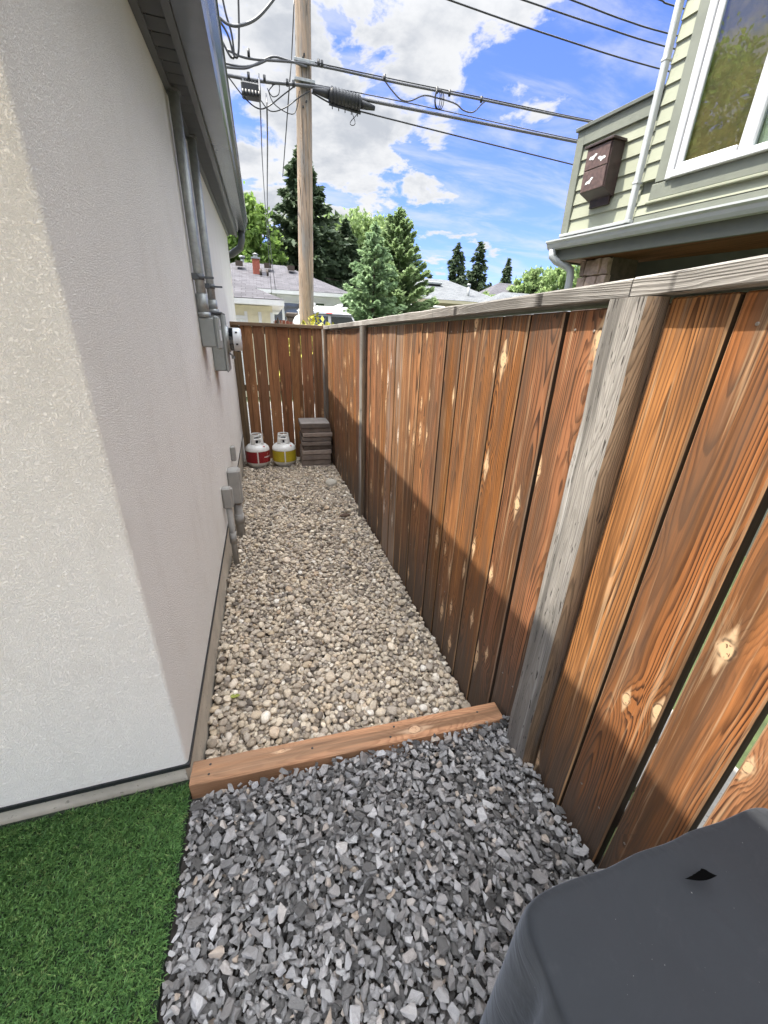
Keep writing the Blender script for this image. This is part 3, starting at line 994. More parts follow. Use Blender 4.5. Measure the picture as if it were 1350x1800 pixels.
# ---------------------------------------------------------------- gravel: stones dropped one by one onto a height map
def pack(x0, x1, y0, y1, cell, count, size_fn, surf, K, rs, keep=None):
    """returns arrays: location, euler, scale; surf(x,y) = desired bottom level"""
    nx, ny = int((x1 - x0) / cell) + 1, int((y1 - y0) / cell) + 1
    gx = x0 + np.arange(nx) * cell
    gy = y0 + np.arange(ny) * cell
    GX, GY = np.meshgrid(gx, gy, indexing='ij')
    Hm = surf(GX, GY).astype(float)
    base = Hm.copy()
    loc, eul, scl = [], [], []
    for i in range(count):
        a, b_, c = size_fn(rs)
        yaw = rs.uniform(0, 2 * math.pi)
        ca, sa = math.cos(yaw), math.sin(yaw)
        rad_ = max(a, b_)
        w_ = int(rad_ / cell) + 1
        ii = np.arange(-w_, w_ + 1) * cell
        lx, ly = np.meshgrid(ii, ii, indexing='ij')
        q = ((lx * ca + ly * sa) / a) ** 2 + ((-lx * sa + ly * ca) / b_) ** 2
        ins = q < 0.9
        dome = c * np.sqrt(np.clip(1 - q, 0, 1))
        best = None
        for k in range(K):
            cx_, cy_ = rs.integers(w_, nx - w_), rs.integers(w_, ny - w_)
            sub_ = Hm[cx_ - w_:cx_ + w_ + 1, cy_ - w_:cy_ + w_ + 1]
            zc = float((sub_ + dome)[ins].max())
            rel = zc - float(base[cx_, cy_])
            if best is None or rel < best[0]:
                best = (rel, zc, cx_, cy_)
        rel, zc, cx_, cy_ = best
        sl = (slice(cx_ - w_, cx_ + w_ + 1), slice(cy_ - w_, cy_ + w_ + 1))
        sub_ = Hm[sl]
        z_in = sub_[ins]
        xx, yy = lx[ins], ly[ins]
        gxs = float((z_in * xx).sum() / max((xx * xx).sum(), 1e-9))
        gys = float((z_in * yy).sum() / max((yy * yy).sum(), 1e-9))
        gxs, gys = np.clip(gxs, -.4, .4) * .8 + rs.normal(0, .10), np.clip(gys, -.4, .4) * .8 + rs.normal(0, .10)
        zc -= c * 0.28
        nrm = Vector((-gxs, -gys, 1)).normalized()
        rotm = nrm.to_track_quat('Z', 'Y').to_matrix() @ Matrix.Rotation(yaw, 3, 'Z')
        q2 = Vector((0, 0, 1)).rotation_difference(nrm).to_matrix() @ Matrix.Rotation(yaw, 3, 'Z')
        e = q2.to_euler()
        loc.append((gx[cx_], gy[cy_], zc))
        eul.append((e.x, e.y, e.z))
        scl.append((a, b_, c))
        new = np.where(ins, zc + dome + lx * gxs * .7 + ly * gys * .7, -1e9)
        Hm[sl] = np.maximum(sub_, new)
    return np.array(loc), np.array(eul), np.array(scl), Hm, base


def pebble_mesh(i, angular):
    prng = random.Random(100 + i)
    bm = bmesh.new()
    if angular:
        kk = prng.randint(10, 16)
        for _ in range(kk):
            while True:
                p = Vector((prng.uniform(-1, 1), prng.uniform(-1, 1), prng.uniform(-1, 1)))
                if p.length < 1.15 and p.length > .72:
                    break
            p.z = max(-.85, min(.85, p.z * 1.6))
            bm.verts.new(p)
        res = bmesh.ops.convex_hull(bm, input=bm.verts)
        bmesh.ops.delete(bm, geom=[v for v in bm.verts if not v.link_faces], context='VERTS')
        bmesh.ops.dissolve_limit(bm, angle_limit=R(14), verts=bm.verts, edges=bm.edges)
        bmesh.ops.bevel(bm, geom=list(bm.edges), offset=.06, segments=2, affect='EDGES', profile=.6)
    else:
        bmesh.ops.create_icosphere(bm, subdivisions=2, radius=1)
        d = [(Vector((prng.gauss(0, 1), prng.gauss(0, 1), prng.gauss(0, 1))).normalized(), prng.uniform(.55, .95)) for _ in range(9)]
        for v in bm.verts:
            p = v.co.copy()
            for (nn_, h) in d:                     # soft planar cuts
                e = p.dot(nn_) - h
                if e > 0:
                    p -= nn_ * e * .75
            v.co = p
        m_ = max(max(abs(v.co.x) for v in bm.verts), .1)
        for v in bm.verts:
            v.co /= m_ * .92
    bmesh.ops.recalc_face_normals(bm, faces=bm.faces)
    bmesh.ops.triangulate(bm, faces=bm.faces)
    me = bpy.data.meshes.new('stone')
    bm.to_mesh(me)
    bm.free()
    if not angular:
        me.polygons.foreach_set('use_smooth', [True] * len(me.polygons))
    return me


def stone_mat(name, stops, bumps=0.4, spk=0.35):
    m, t, b = new_mat(name)
    oi = t.node('ShaderNodeObjectInfo').outputs['Random']
    oc = t.node('ShaderNodeTexCoord').outputs['Object']
    c = t.ramp(oi, stops)
    c2 = t.node('ShaderNodeVectorMath', {0: oc, 1: t.vec(t.mul(oi, 40), t.mul(oi, 17), 0.0)}, operation='ADD').outputs[0]
    n_ = t.noise(c2, 1.6, 6, 0.65)
    f = t.noise(c2, 9, 3, 0.6)
    r2 = t.m('FRACT', t.mul(oi, 37.7))
    c = t.hsv(c, 0.5, t.add(.8, t.mul(n_, .5)), t.add(t.add(.42, t.mul(r2, .36)), t.add(t.mul(n_, .45), t.mul(f, spk))))
    finish(t, b, c, 0.78, t.bump(t.add(n_, t.mul(f, .5)), bumps, 0.15), 0, 0.35)
    return m


M['river'] = stone_mat('river_pebbles', [(0, (.15, .13, .11)), (.12, (.36, .305, .24)), (.28, (.57, .48, .365)), (.42, (.44, .385, .32)), (.56, (.68, .59, .46)), (.7, (.31, .275, .24)), (.8, (.60, .49, .35)), (.9, (.74, .68, .58)), (.97, (.50, .38, .265)), (1, (.80, .76, .68))])
M['slate'] = stone_mat('slate_chips', [(0, (.06, .058, .056)), (.2, (.15, .145, .139)), (.42, (.31, .305, .303)), (.6, (.22, .207, .197)), (.78, (.36, .353, .352)), (.9, (.42, .413, .408)), (.965, (.37, .33, .295)), (.99, (.40, .33, .265)), (1, (.58, .52, .46))], 0.5)


def scatter_object(name, pts, eul, scl, variants, mat, rs, attr_idx=True):
    me = bpy.data.meshes.new(name)
    me.from_pydata([tuple(p) for p in pts], [], [])
    me.materials.append(mat)
    a = me.attributes.new('rot', 'FLOAT_VECTOR', 'POINT'); a.data.foreach_set('vector', np.asarray(eul, float).ravel())
    a = me.attributes.new('scl', 'FLOAT_VECTOR', 'POINT'); a.data.foreach_set('vector', np.asarray(scl, float).ravel())
    a = me.attributes.new('pick', 'INT', 'POINT'); a.data.foreach_set('value', rs.integers(0, len(variants), len(pts)).astype(np.int32))
    o = bpy.data.objects.new(name, me)
    COL.objects.link(o)
    vc = bpy.data.collections.new(name + '_kinds')
    for k, vm in enumerate(variants):
        vm.materials.append(mat)
        vo = bpy.data.objects.new('%s_kind_%02d' % (name, k), vm)
        vc.objects.link(vo)
    ng = bpy.data.node_groups.new(name, 'GeometryNodeTree')
    ng.interface.new_socket('Geometry', in_out='INPUT', socket_type='NodeSocketGeometry')
    ng.interface.new_socket('Geometry', in_out='OUTPUT', socket_type='NodeSocketGeometry')
    N = ng.nodes
    gi, go = N.new('NodeGroupInput'), N.new('NodeGroupOutput')
    ip = N.new('GeometryNodeInstanceOnPoints')
    ci = N.new('GeometryNodeCollectionInfo')
    ci.inputs['Collection'].default_value = vc
    ci.inputs['Separate Children'].default_value = True
    ci.inputs['Reset Children'].default_value = True
    ip.inputs['Pick Instance'].default_value = True

    def attr(nm, typ):
        q = N.new('GeometryNodeInputNamedAttribute')
        q.data_type = typ
        q.inputs['Name'].default_value = nm
        return [s for s in q.outputs if s.enabled and s.name == 'Attribute'][0]
    ng.links.new(gi.outputs[0], ip.inputs['Points'])
    ng.links.new(ci.outputs[0], ip.inputs['Instance'])
    ng.links.new(attr('pick', 'INT'), ip.inputs['Instance Index'])
    e2r = N.new('FunctionNodeEulerToRotation')
    ng.links.new(attr('rot', 'FLOAT_VECTOR'), e2r.inputs[0])
    ng.links.new(e2r.outputs[0], ip.inputs['Rotation'])
    ng.links.new(attr('scl', 'FLOAT_VECTOR'), ip.inputs['Scale'])
    ng.links.new(ip.outputs[0], go.inputs[0])
    md = o.modifiers.new('scatter', 'NODES')
    md.node_group = ng
    kind(o, 'stuff')
    return o


def peb_size(rs):
    a = float(np.clip(rs.lognormal(math.log(.0112), .33), .005, .028))
    return a, a * rs.uniform(.62, .95), a * rs.uniform(.42, .72)


def sl_size(rs):
    a = float(np.clip(rs.lognormal(math.log(.0116), .40), .005, .026))
    return a, a * rs.uniform(.5, .85), a * rs.uniform(.26, .46)


def tan_surf(x, y):
    n_ = .010 * np.sin(x * 5.1 + y * 2.3) * np.sin(y * 3.7 + 1) + .008 * np.sin(y * 9 + x * 7)
    return -.028 + n_


lo_, eu_, sc_, Hm, base = pack(-.395, .866, 1.035, 5.84, .0045, 36000, peb_size, tan_surf, 4, nrng)
scatter_object('river_gravel', lo_, eu_, sc_, [pebble_mesh(i, False) for i in range(16)], M['river'], nrng)


def dark_surf(x, y):
    n_ = .012 * np.sin(x * 6.1 + y * 5.3) * np.sin(y * 4.7 + 1)
    return .163 + n_ * .7 + .012 * np.clip((x - .72) / .15, 0, 1) - .004 + .016 * np.clip((y - .86) / .08, 0, 1)


lo_, eu_, sc_, Hm, base = pack(-.372, .868, -.35, .958, .0035, 18500, sl_size, dark_surf, 4, nrng)
scatter_object('slate_gravel', lo_, eu_, sc_, [pebble_mesh(i, True) for i in range(20)], M['slate'], nrng)

# ---------------------------------------------------------------- artificial turf
def tuft_mesh(i):
    prng = random.Random(300 + i)
    vs_, fs_ = [], []
    for k in range(9):
        a = prng.uniform(0, 6.283)
        r_ = prng.uniform(0, .010)
        x, y = r_ * math.cos(a), r_ * math.sin(a)
        h = prng.uniform(.013, .020)
        la = prng.uniform(0, 6.283)
        lean = prng.uniform(.1, .9)
        dx_, dy_ = math.cos(la) * lean * h + .006, math.sin(la) * lean * h - .004
        wa = prng.uniform(0, 6.283)
        wx, wy = math.cos(wa) * .0013, math.sin(wa) * .0013
        o_ = len(vs_)
        for (f, w_) in ((0, 1), (.45, 1), (.8, .8), (1, .25)):
            zz_ = h * (f - .28 * f * f * lean)
            vs_ += [(x + dx_ * f * f - wx * w_, y + dy_ * f * f - wy * w_, zz_), (x + dx_ * f * f + wx * w_, y + dy_ * f * f + wy * w_, zz_)]
        for q in range(3):
            fs_.append((o_ + 2 * q, o_ + 2 * q + 1, o_ + 2 * q + 3, o_ + 2 * q + 2))
    me = bpy.data.meshes.new('tuft')
    me.from_pydata(vs_, [], fs_)
    return me


def turf_mat():
    m, t, b = new_mat('artificial_grass')
    oi = t.node('ShaderNodeObjectInfo').outputs['Random']
    c = t.ramp(oi, [(0, (.060, .140, .040)), (.35, (.095, .205, .060)), (.7, (.135, .265, .078)), (.93, (.19, .33, .10)), (1, (.26, .33, .13))])
    finish(t, b, c, 0.5, None, 0, 0.4)
    tr = t.node('ShaderNodeBsdfTranslucent', {'Color': c})
    mx = t.node('ShaderNodeMixShader', {0: .3, 1: b.outputs[0], 2: tr.outputs[0]})
    t.l.new(mx.outputs[0], t.n['Material Output'].inputs[0])
    return m


M['turf'] = turf_mat()
M['turf_base'] = simple('turf_backing', (.012, .022, .010), .9)
g = MB()
g.box(-2.2, -.378, -1.2, 1.045, .06, .188)
kind(g.build('turf_base', M['turf_base']), 'structure')
pts = []
nx_, ny_ = 134, 165
for i in range(nx_):
    for j in range(ny_):
        x = -1.45 + 1.07 * (i + rng.uniform(-.1, 1.1)) / nx_
        y = -.25 + 1.285 * (j + rng.uniform(-.1, 1.1)) / ny_
        if x < -.382 and y < 1.03:
            pts.append((x, y, .187))
pts = np.array(pts)
scatter_object('turf', pts, np.c_[np.zeros((len(pts), 2)), nrng.uniform(-.7, .7, len(pts))], np.repeat(nrng.uniform(.8, 1.15, (len(pts), 1)), 3, 1), [tuft_mesh(i) for i in range(14)], M['turf'], nrng)

# ---------------------------------------------------------------- covered barbecue
def fabric_mat():
    m, t, b = new_mat('black_cover_fabric')
    oc = t.node('ShaderNodeTexCoord').outputs['Object']
    x, y, z = t.sep(oc)
    weave = t.add(t.m('SINE', t.mul(t.add(x, z), 2600)), t.m('SINE', t.mul(t.sub(y, z), 2600)))
    n_ = t.noise(oc, 7, 6, .65)
    d = t.noise(oc, 45, 5, .7)
    c = t.mix(t.ss(n_, .3, .7), (.0095, .0115, .0140), (.0112, .0132, .0160))
    c = t.mix(t.mul(t.ss(d, .55, .85), .15), c, (.06, .062, .066))
    lint = t.ss(t.noise(oc, 240, 1, .5), .80, .83)
    c = t.mix(t.mul(lint, .5), c, (.35, .34, .32))
    finish(t, b, c, .82, t.bump(t.add(t.mul(weave, .0), t.add(t.mul(d, .6), t.mul(t.noise(oc, 9, 3, .5, 1.2), 6.0))), .35, .003), 0, .35)
    b.inputs['Sheen Weight'].default_value = .2
    b.inputs['Sheen Roughness'].default_value = .45
    b.inputs['Sheen Tint'].default_value = (.75, .82, .95, 1)
    return m


M['fabric'] = fabric_mat()
bbq = thing('covered_barbecue', 'barbecue wrapped in a torn black fabric cover beside the fence', 'barbecue', (.56, -.14, .18))
bx0, bx1, by0, by1, bz0, bz1 = .276, .815, -.50, .215, .17, .962


def cover_pt(s, v):
    """s: 0..1 round the plan outline, v: 0 hem .. 1 top rim .. 2 centre of the top"""
    ang = s * 2 * math.pi
    hx, hy = (bx1 - bx0) / 2, (by1 - by0) / 2
    e = 16.0
    ca, sa = math.cos(ang), math.sin(ang)
    rr_ = (abs(ca) ** e + abs(sa) ** e) ** (-1 / e)
    ux, uy = ca * rr_, sa * rr_
    if v <= 1:
        k = 1.0
        flare = .010 * (1 - v) + .007 * math.sin(s * 47) * (1 - v) + .0012 * math.sin(s * 91 + 2 * v)
        rim = max(0, (v - .90) / .10)
        k = 1 - .020 * (1 - math.sqrt(max(0, 1 - rim * rim)))
        z = bz0 + (bz1 - bz0) * (v - .012 * rim * rim)
        px_b, py_b = ux * (hx * k + flare), uy * (hy * k + flare)
    else:
        q = v - 1
        k = .980 * (1 - q)
        z = bz1 - .0095 + .012 * (1 - (1 - q) ** 3)
        px_b, py_b = ux * hx * k, uy * hy * k
    x, y = (bx0 + bx1) / 2 + px_b, (by0 + by1) / 2 + py_b
    z += (.02 * (y - by1) / .7) + .0015 * math.sin(x * 7 + y * 5) * (1 if v > .95 else v) - .05 * max(0, x - .62) * (v > .3) - .012 * math.exp(-((x - .45) ** 2 + (y - .05) ** 2) / .02) * (v > .9)
    z += .0012 * math.sin(x * 31 + y * 17) * (v > .8)
    # a soft crease running down from the near corner
    if v < 1:
        dcr = (math.exp(-((s - .392) / .006) ** 2) * .014 + math.exp(-((s - .410) / .008) ** 2) * .009 - math.exp(-((s - .401) / .004) ** 2) * .006) * (1 - v ** 8)
        x -= ux * dcr; y -= uy * dcr
    return (x, y, z)


b = MB()
NS, NV = 320, 60
vs_, fs_ = [], []
vv = list(np.linspace(0, .88, 24)) + list(np.linspace(.89, 1.0, 10)) + list(np.linspace(1.03, 2.0, 26))
for v in vv:
    for s in range(NS):
        vs_.append(cover_pt(s / NS, v))
for k in range(len(vv) - 1):
    for s in range(NS):
        s2 = (s + 1) % NS
        fs_.append((k * NS + s, k * NS + s2, (k + 1) * NS + s2, (k + 1) * NS + s))
b.add(vs_, fs_, 0, True)
b.build('cover', M['fabric'], bbq, origin=(.56, -.14, .18))


def tear(c, ln, wd, ang, nm):
    """a raised black sliver; the dark inside of a slit painted on"""
    b = MB()
    n_ = 16
    top, low = [], []
    for i in range(n_ + 1):
        f = i / n_
        s = (f - .5) * ln
        h = (f / .68 if f < .68 else (1 - f) / .32) ** 1.3
        jag = .0007 * math.sin(i * 2.7) * h
        top.append((s, (wd * .55 * h) + jag, .001 + .0035 * h))
        low.append((s, -wd * .25 * math.sin(f * math.pi), .001))
    ca, sa = math.cos(ang), math.sin(ang)
    tr = lambda p: (c.x + p[0] * ca - p[1] * sa, c.y + p[0] * sa + p[1] * ca, c.z + p[2])
    b.add([tr(p) for p in top + low], [(i, i + 1, n_ + 2 + i, n_ + 1 + i) for i in range(n_)], 0, True)
    return b.build(nm, simple('slit_black', (.002, .002, .002), 1.0, spec=0.0), bbq)  # black colour stands in for the shade inside the slit


tear(Vector((.556, .155, .9705)), .052, .016, -.20, 'tear')
tear(Vector((.66, .118, .9712)), .012, .004, .3, 'tear')


# ---------------------------------------------------------------- propane cylinders, slabs, rock
def label_mat(name, base, ink, pale):
    m, t, b = new_mat(name)
    uv = t.node('ShaderNodeTexCoord').outputs['UV']
    u, v, _ = t.sep(uv)
    lines = t.mul(t.m('GREATER_THAN', t.m('SINE', t.mul(v, 75)), .15), t.m('GREATER_THAN', t.noise(t.vec(t.mul(u, 46), t.m('FLOOR', t.mul(v, 11.9)), 0.0), 1.0, 1), .45))
    blk = t.m('GREATER_THAN', t.noise(t.vec(t.m('FLOOR', t.mul(u, 9)), t.m('FLOOR', t.mul(v, 3)), 2.0), 1.0, 0), .44)
    c = t.mix(t.mul(t.mul(lines, blk), .55), base, ink)
    edge = t.m('MAXIMUM', t.m('GREATER_THAN', t.m('ABSOLUTE', t.sub(v, .5)), .46), t.m('GREATER_THAN', t.m('ABSOLUTE', t.sub(t.m('FRACT', t.mul(u, 2)), .5)), .485))
    c = t.mix(t.mul(edge, .5), c, ink)
    g_ = t.mul(t.ss(t.noise(t.vec(t.mul(u, 30), t.mul(v, 8), 1.0), 1.0, 3), .62, .7), .3)
    c = t.mix(g_, c, pale)
    finish(t, b, c, .4)
    return m


M['lab_red'] = label_mat('red_label', (.27, .012, .018), (.10, .006, .008), (.45, .22, .20))
M['lab_yel'] = label_mat('yellow_label', (.50, .39, .015), (.10, .09, .03), (.62, .55, .25))
M['tank'] = simple('cylinder_white_paint', (.66, .66, .63), .35, 0, .12, 14, bump=.1)
M['red'] = simple('red_tag', (.5, .03, .03), .4)


def cylinder(x, y, rz, lab_mat, lab, mark):
    t = thing('propane_cylinder', lab, 'propane cylinder', (x, y, 0), 'propane cylinders by the far fence')
    r = .160
    b = MB()
    b.lathe([(.0, .022), (.09, .024), (.128, .042), (.152, .075), (r, .11), (r, .255), (.150, .292), (.118, .322), (.07, .338), (.0, .342)], (x, y, 0), 40)
    b.build('body', M['tank'], t)
    b = MB(); b.lathe([(.108, .034), (.102, -.004), (.098, -.004), (.104, .034)], (x, y, 0), 32); b.build('foot_ring', M['tank'], t)
    # collar: curved guard with hand holes (front and back walls with openings)
    for sgn in (0, 1):
        b = MB()
        vs_, fs_ = [], []
        n_ = 18
        a0 = rz + sgn * math.pi - R(72)
        zl = [.322, .352, .395, .418, .452, .468]
        for i in range(n_ + 1):
            a = a0 + R(144) * i / n_
            for z in zl:
                e = .004 if (i in (0, n_)) else 0
                rr_ = .082 + .010 * (.395 - z) / .07
                vs_.append((x + rr_ * math.cos(a), y + rr_ * math.sin(a), z))
        nz = len(zl)
        for i in range(n_):
            for k in range(nz - 1):
                if k == 3 and 4 <= i <= 13:
                    continue
                if k == 1 and 6 <= i <= 11:
                    continue
                fs_.append((i * nz + k, (i + 1) * nz + k, (i + 1) * nz + k + 1, i * nz + k + 1))
        b.add(vs_, fs_, 0, True)
        o_ = b.build('collar', M['tank'], t)
        sm = o_.modifiers.new('thick', 'SOLIDIFY'); sm.thickness = .006
    b = MB(); b.tube([(x, y, .335), (x, y, .385)], .016, 10); b.tube([(x - .03 * math.cos(rz), y - .03 * math.sin(rz), .372), (x + .045 * math.cos(rz), y + .045 * math.sin(rz), .372)], .012, 10)
    b.lathe([(.03, .39), (.033, .395), (.033, .412), (.0, .415)], (x, y, 0), 10)
    b.build('valve', M['black'], t)
    for (a0, a1) in ((-178, -92), (-86, 5)):         # label in two panels round the front
        b = MB()
        n_ = 14
        for i in range(n_):
            f0, f1 = i / n_, (i + 1) / n_
            t0, t1 = R(a0 + (a1 - a0) * f0), R(a0 + (a1 - a0) * f1)
            q = r + .0012
            b.add([(x + q * math.cos(t0), y + q * math.sin(t0), .098), (x + q * math.cos(t1), y + q * math.sin(t1), .098), (x + q * math.cos(t1), y + q * math.sin(t1), .252), (x + q * math.cos(t0), y + q * math.sin(t0), .252)],
                  [(0, 1, 2, 3)], 0, True, [[(f0 * .5, 0), (f1 * .5, 0), (f1 * .5, 1), (f0 * .5, 1)]])
        b.build('label', lab_mat, t)
    if mark:
        b = MB()
        for k in range(7):
            a = R(-58 + k * 7)
            q = r + .0022
            zz_ = .165
            b.add([(x + q * math.cos(a), y + q * math.sin(a), zz_), (x + q * math.cos(a + .085), y + q * math.sin(a + .085), zz_), (x + q * math.cos(a + .085), y + q * math.sin(a + .085), zz_ + .016 + .004 * (k % 2)), (x + q * math.cos(a), y + q * math.sin(a), zz_ + .016)], [(0, 1, 2, 3)])
        for k in range(8):
            a = R(-38) + .045 * math.cos(k * .785)
            a2 = R(-38) + .045 * math.cos((k + 1) * .785)
            q = r + .0022
            za_, zb2 = .215 + .009 * math.sin(k * .785), .215 + .009 * math.sin((k + 1) * .785)
            b.add([(x + q * math.cos(a), y + q * math.sin(a), za_), (x + q * math.cos(a2), y + q * math.sin(a2), zb2), (x + q * math.cos(R(-38) + (a2 - R(-38)) * .6), y + q * math.sin(R(-38) + (a2 - R(-38)) * .6), .215 + (zb2 - .215) * .6), (x + q * math.cos(R(-38) + (a - R(-38)) * .6), y + q * math.sin(R(-38) + (a - R(-38)) * .6), .215 + (za_ - .215) * .6)], [(0, 1, 2, 3)])
        b.build('label_print', M['whitepaint'], t)
    b = MB(); b.box(x + .065, x + .10, y - .10, y - .085, .300, .318, .002); b.build('warning_tag', M['red'], t)
    return t


cylinder(-.185, 5.47, R(-75), M['lab_red'], 'white propane cylinder with a red label, next to the house', True)
cylinder(.168, 5.46, R(-95), M['lab_yel'], 'white propane cylinder with a yellow label, beside stacked slabs', False)

z = -.012
tops = ['topmost grey paver with a pale upper face, on the stack', 'second paver from the top of the dark stack', 'third paver from the top, its pale edge jutting out', 'fourth paver from the top of the dark stack', 'fifth paver from the top of the dark stack', 'sixth paver from the top, sticking out right',
        'seventh paver from the top of the dark stack', 'eighth paver from the top of the dark stack', 'second paver from the bottom of the dark stack', 'lowest paver of the stack, resting on gravel']
hs = [.066, .078, .078, .060, .062, .058, .062, .058, .060, .068]
for i in range(10):
    j = 9 - i
    h = hs[i]
    dx_ = [0, .0, .002, .012, .026, .012, .010, .028, .018, .002][i]
    b = MB()
    b.box(.392 + dx_, .788 + dx_, 5.25 + rng.uniform(-.02, .02), 5.66, 0, h - .006, .007)
    for k, f in enumerate(b.f):
        zm = sum(b.v[q][2] for q in f) / len(f)
        if zm > h - .009 and i == 9:
            b.mi[k] = 1
    b.v = [(p[0] + rng.uniform(-.002, .002), p[1] + rng.uniform(-.002, .002), p[2]) for p in b.v]
    b.v = [(p[0], p[1], p[2] + z) for p in b.v]
    o = b.build('paving_slab', [M['slab'], M['slab_top']], None, origin=(.6, 5.45, z))
    o.rotation_euler = (0, 0, rng.uniform(-.025, .025))
    tag(o, tops[j], 'paving slab', 'paving slabs stacked in the far corner')
    z += h

rk = pebble_mesh(77, False)
rk.materials.append(simple('boulder_stone', (.46, .43, .36), .85, 0, .2, 14, bump=.5))
o = link('rock', rk, None, (.672, 4.50, .045))
o.scale = (.070, .058, .050)
tag(o, 'large pale rounded stone lying on the gravel near slabs', 'stone')
rk2 = pebble_mesh(78, False)
rk2.materials.append(simple('rust_stone', (.10, .065, .045), .9, 0, .2, 14, bump=.5))
o = link('rock', rk2, None, (.672, 3.60, .012))
o.scale = (.05, .035, .022)
tag(o, 'dark brown flat stone on gravel close to the fence', 'stone')
lf = MB()
lp = [(-.026, 0), (-.015, .010), (.0, .014), (.016, .009), (.028, 0), (.016, -.009), (0, -.013), (-.015, -.010)]
lf.add([(p[0], p[1], .004 + .25 * abs(p[1])) for p in lp] + [(-.008, 0, 0), (.012, 0, .001)],
       [(0, 1, 8), (1, 2, 8), (2, 9, 8), (2, 3, 9), (3, 4, 9), (4, 5, 9), (5, 6, 9), (6, 8, 9), (6, 7, 8), (7, 0, 8)])
lf.v = [(p[0] - .280, p[1] + 1.53, p[2] + .026) for p in lf.v]
tag(lf.build('leaf', simple('fallen_leaf', (.26, .29, .05), .6), None, origin=(-.28, 1.53, .026)), 'yellow green fallen leaf on tan pebbles by foundation', 'leaf')

# ---------------------------------------------------------------- neighbour's house on the right
V_ = np.array([-.092, .9958, 0])
Mv = np.array([.9958, .092, 0])


def nb(d, u, z):
    """d: distance to the right, u: along the wall, z: height; courses rise gently with distance"""
    p = V_ * u + Mv * d
    return (p[0], p[1], z + .045 * (u - 3.0))


M['sage'] = simple('sage_siding', (.265, .280, .205), .6, 0, .05, 3)
M['sage_trim'] = simple('sage_trim', (.155, .168, .135), .65, 0, .08, 6, bump=.25, bscale=40)
M['sage_dark'] = simple('dark_green_paint', (.085, .095, .080), .7, 0, .1, 4)
M['fascia_n'] = simple('fascia_paint', (.105, .112, .092), .6, 0, .06, 5)
M['soffit_wood'] = wood('orange_soffit', (.22, .095, .035), (.13, .05, .018), (.28, .16, .08), (.16, .08, .045), 'Y', 60, .1, False, .05, .5, .2, .1)
M['gutter_n'] = simple('pale_gutter', (.38, .40, .40), .35, 0, .04, 3)
M['winwhite'] = simple('window_vinyl', (.52, .53, .54), .3, 0, .02)
M['bat'] = simple('dark_stained_wood', (.032, .018, .016), .55, 0, .3, 20, bump=.3)
M['batpanel'] = simple('bat_box_panel', (.085, .052, .046), .5, 0, .35, 30, bump=.3)
M['stone'] = simple('pillar_stone', (.42, .32, .26), .9, 0, .35, 9, bump=.6, bscale=30)
nh = thing('neighbour_house', 'sage green sided house with large window beyond the fence', 'house', (4.5, 2.0, 0))


def nbox(name, d0, d1, u0, u1, z0, z1, mat, bev=0.0, parent=None):
    b = MB(fn=nb)
    b.box(d0, d1, u0, u1, z0, z1, bev)
    return b.build(name, mat, parent or nh)


D0 = 3.60
UC, UE = 3.12, 4.02            # downspout corner; far end of the low volume
nbox('wall_core', D0 + .03, D0 + 4, UC - .02, UE - .03, 2.70, 3.585, M['sage_trim'])
nbox('wall_core', D0 + .0, D0 + 6, -4, UC, 2.70, 6.2, M['sage_trim'])


def lap(name, d, u0, u1, z0, z1, parent=nh):
    """clapboard: bottom edge proud of the top"""
    b = MB(fn=nb)
    b.add([(d - .018, u0, z0), (d - .018, u1, z0), (d - .003, u1, z1), (d - .003, u0, z1), (d + .02, u0, z0), (d + .02, u1, z0), (d + .02, u1, z1), (d + .02, u0, z1)],
          [(0, 1, 2, 3), (4, 7, 6, 5), (0, 4, 5, 1), (2, 6, 7, 3), (0, 3, 7, 4), (1, 5, 6, 2)])
    return b.build(name, M['sage'], parent)


for k in range(6):
    lap('siding_board', D0 + .02, UC + .02, UE - .085, 2.735 + k * .122, 2.735 + k * .122 + .128)
nbox('trim_board', D0 - .012, D0 + .05, UE - .085, UE, 2.62, 3.585, M['sage_trim'], .003)
nbox('trim_board', D0 - .012, D0 + .05, UC, UE - .085, 3.462, 3.585, M['sage_trim'], .003)
nbox('parapet_cap', D0 - .035, D0 + 4, UC, UE + .025, 3.585, 3.615, M['sage_dark'], .003)
b = MB(fn=nb); b.box(D0 + .0, D0 + 4, UE, UE + .02, 2.62, 3.583); b.build('end_wall', M['sage_trim'], nh)
nbox('ledge_board', D0 - .08, D0 + .02, UC, UE - .05, 2.70, 2.725, M['gutter_n'], .003)
# window wall
W0, W1, WZ0, WZ1 = 2.885, 1.10, 2.945, 4.7
ZW = lambda z_: z_
for k in range(16):
    zz_ = 2.99 + k * .122
    if zz_ < 4.9:
        lap('siding_board', D0 - .02, 2.985, UC, zz_, zz_ + .128)
for k in range(2):
    lap('siding_board', D0 - .02, .2, UC, 2.745 + k * .075, 2.745 + k * .075 + .08)
nbox('trim_board', D0 - .05, D0 + .0, W0 + .0, 2.985, 2.955, 4.9, M['sage_trim'], .003)
nbox('sill_trim', D0 - .055, D0 + .0, .6, 3.0, 2.835, 2.945, M['sage_trim'], .003)
nbox('sill_trim', D0 - .060, D0 + .0, .6, 3.02, 2.815, 2.833, M['sage'], .003)
nbox('skirt_board', D0 - .035, D0 + .0, .2, UC + .0, 2.66, 2.742, M['sage_trim'], .003)
win = nbox('window', D0 - .075, D0 - .02, W0 - .055, W0, 2.947, 4.75, M['winwhite'], .006)
nbox('frame_sill', D0 - .085, D0 - .02, W1, W0 - .055, 2.947, 2.995, M['winwhite'], .006, win)
nbox('sash_stile', D0 - .060, D0 - .02, W0 - .105, W0 - .057, 2.997, 4.75, M['winwhite'], .008, win)
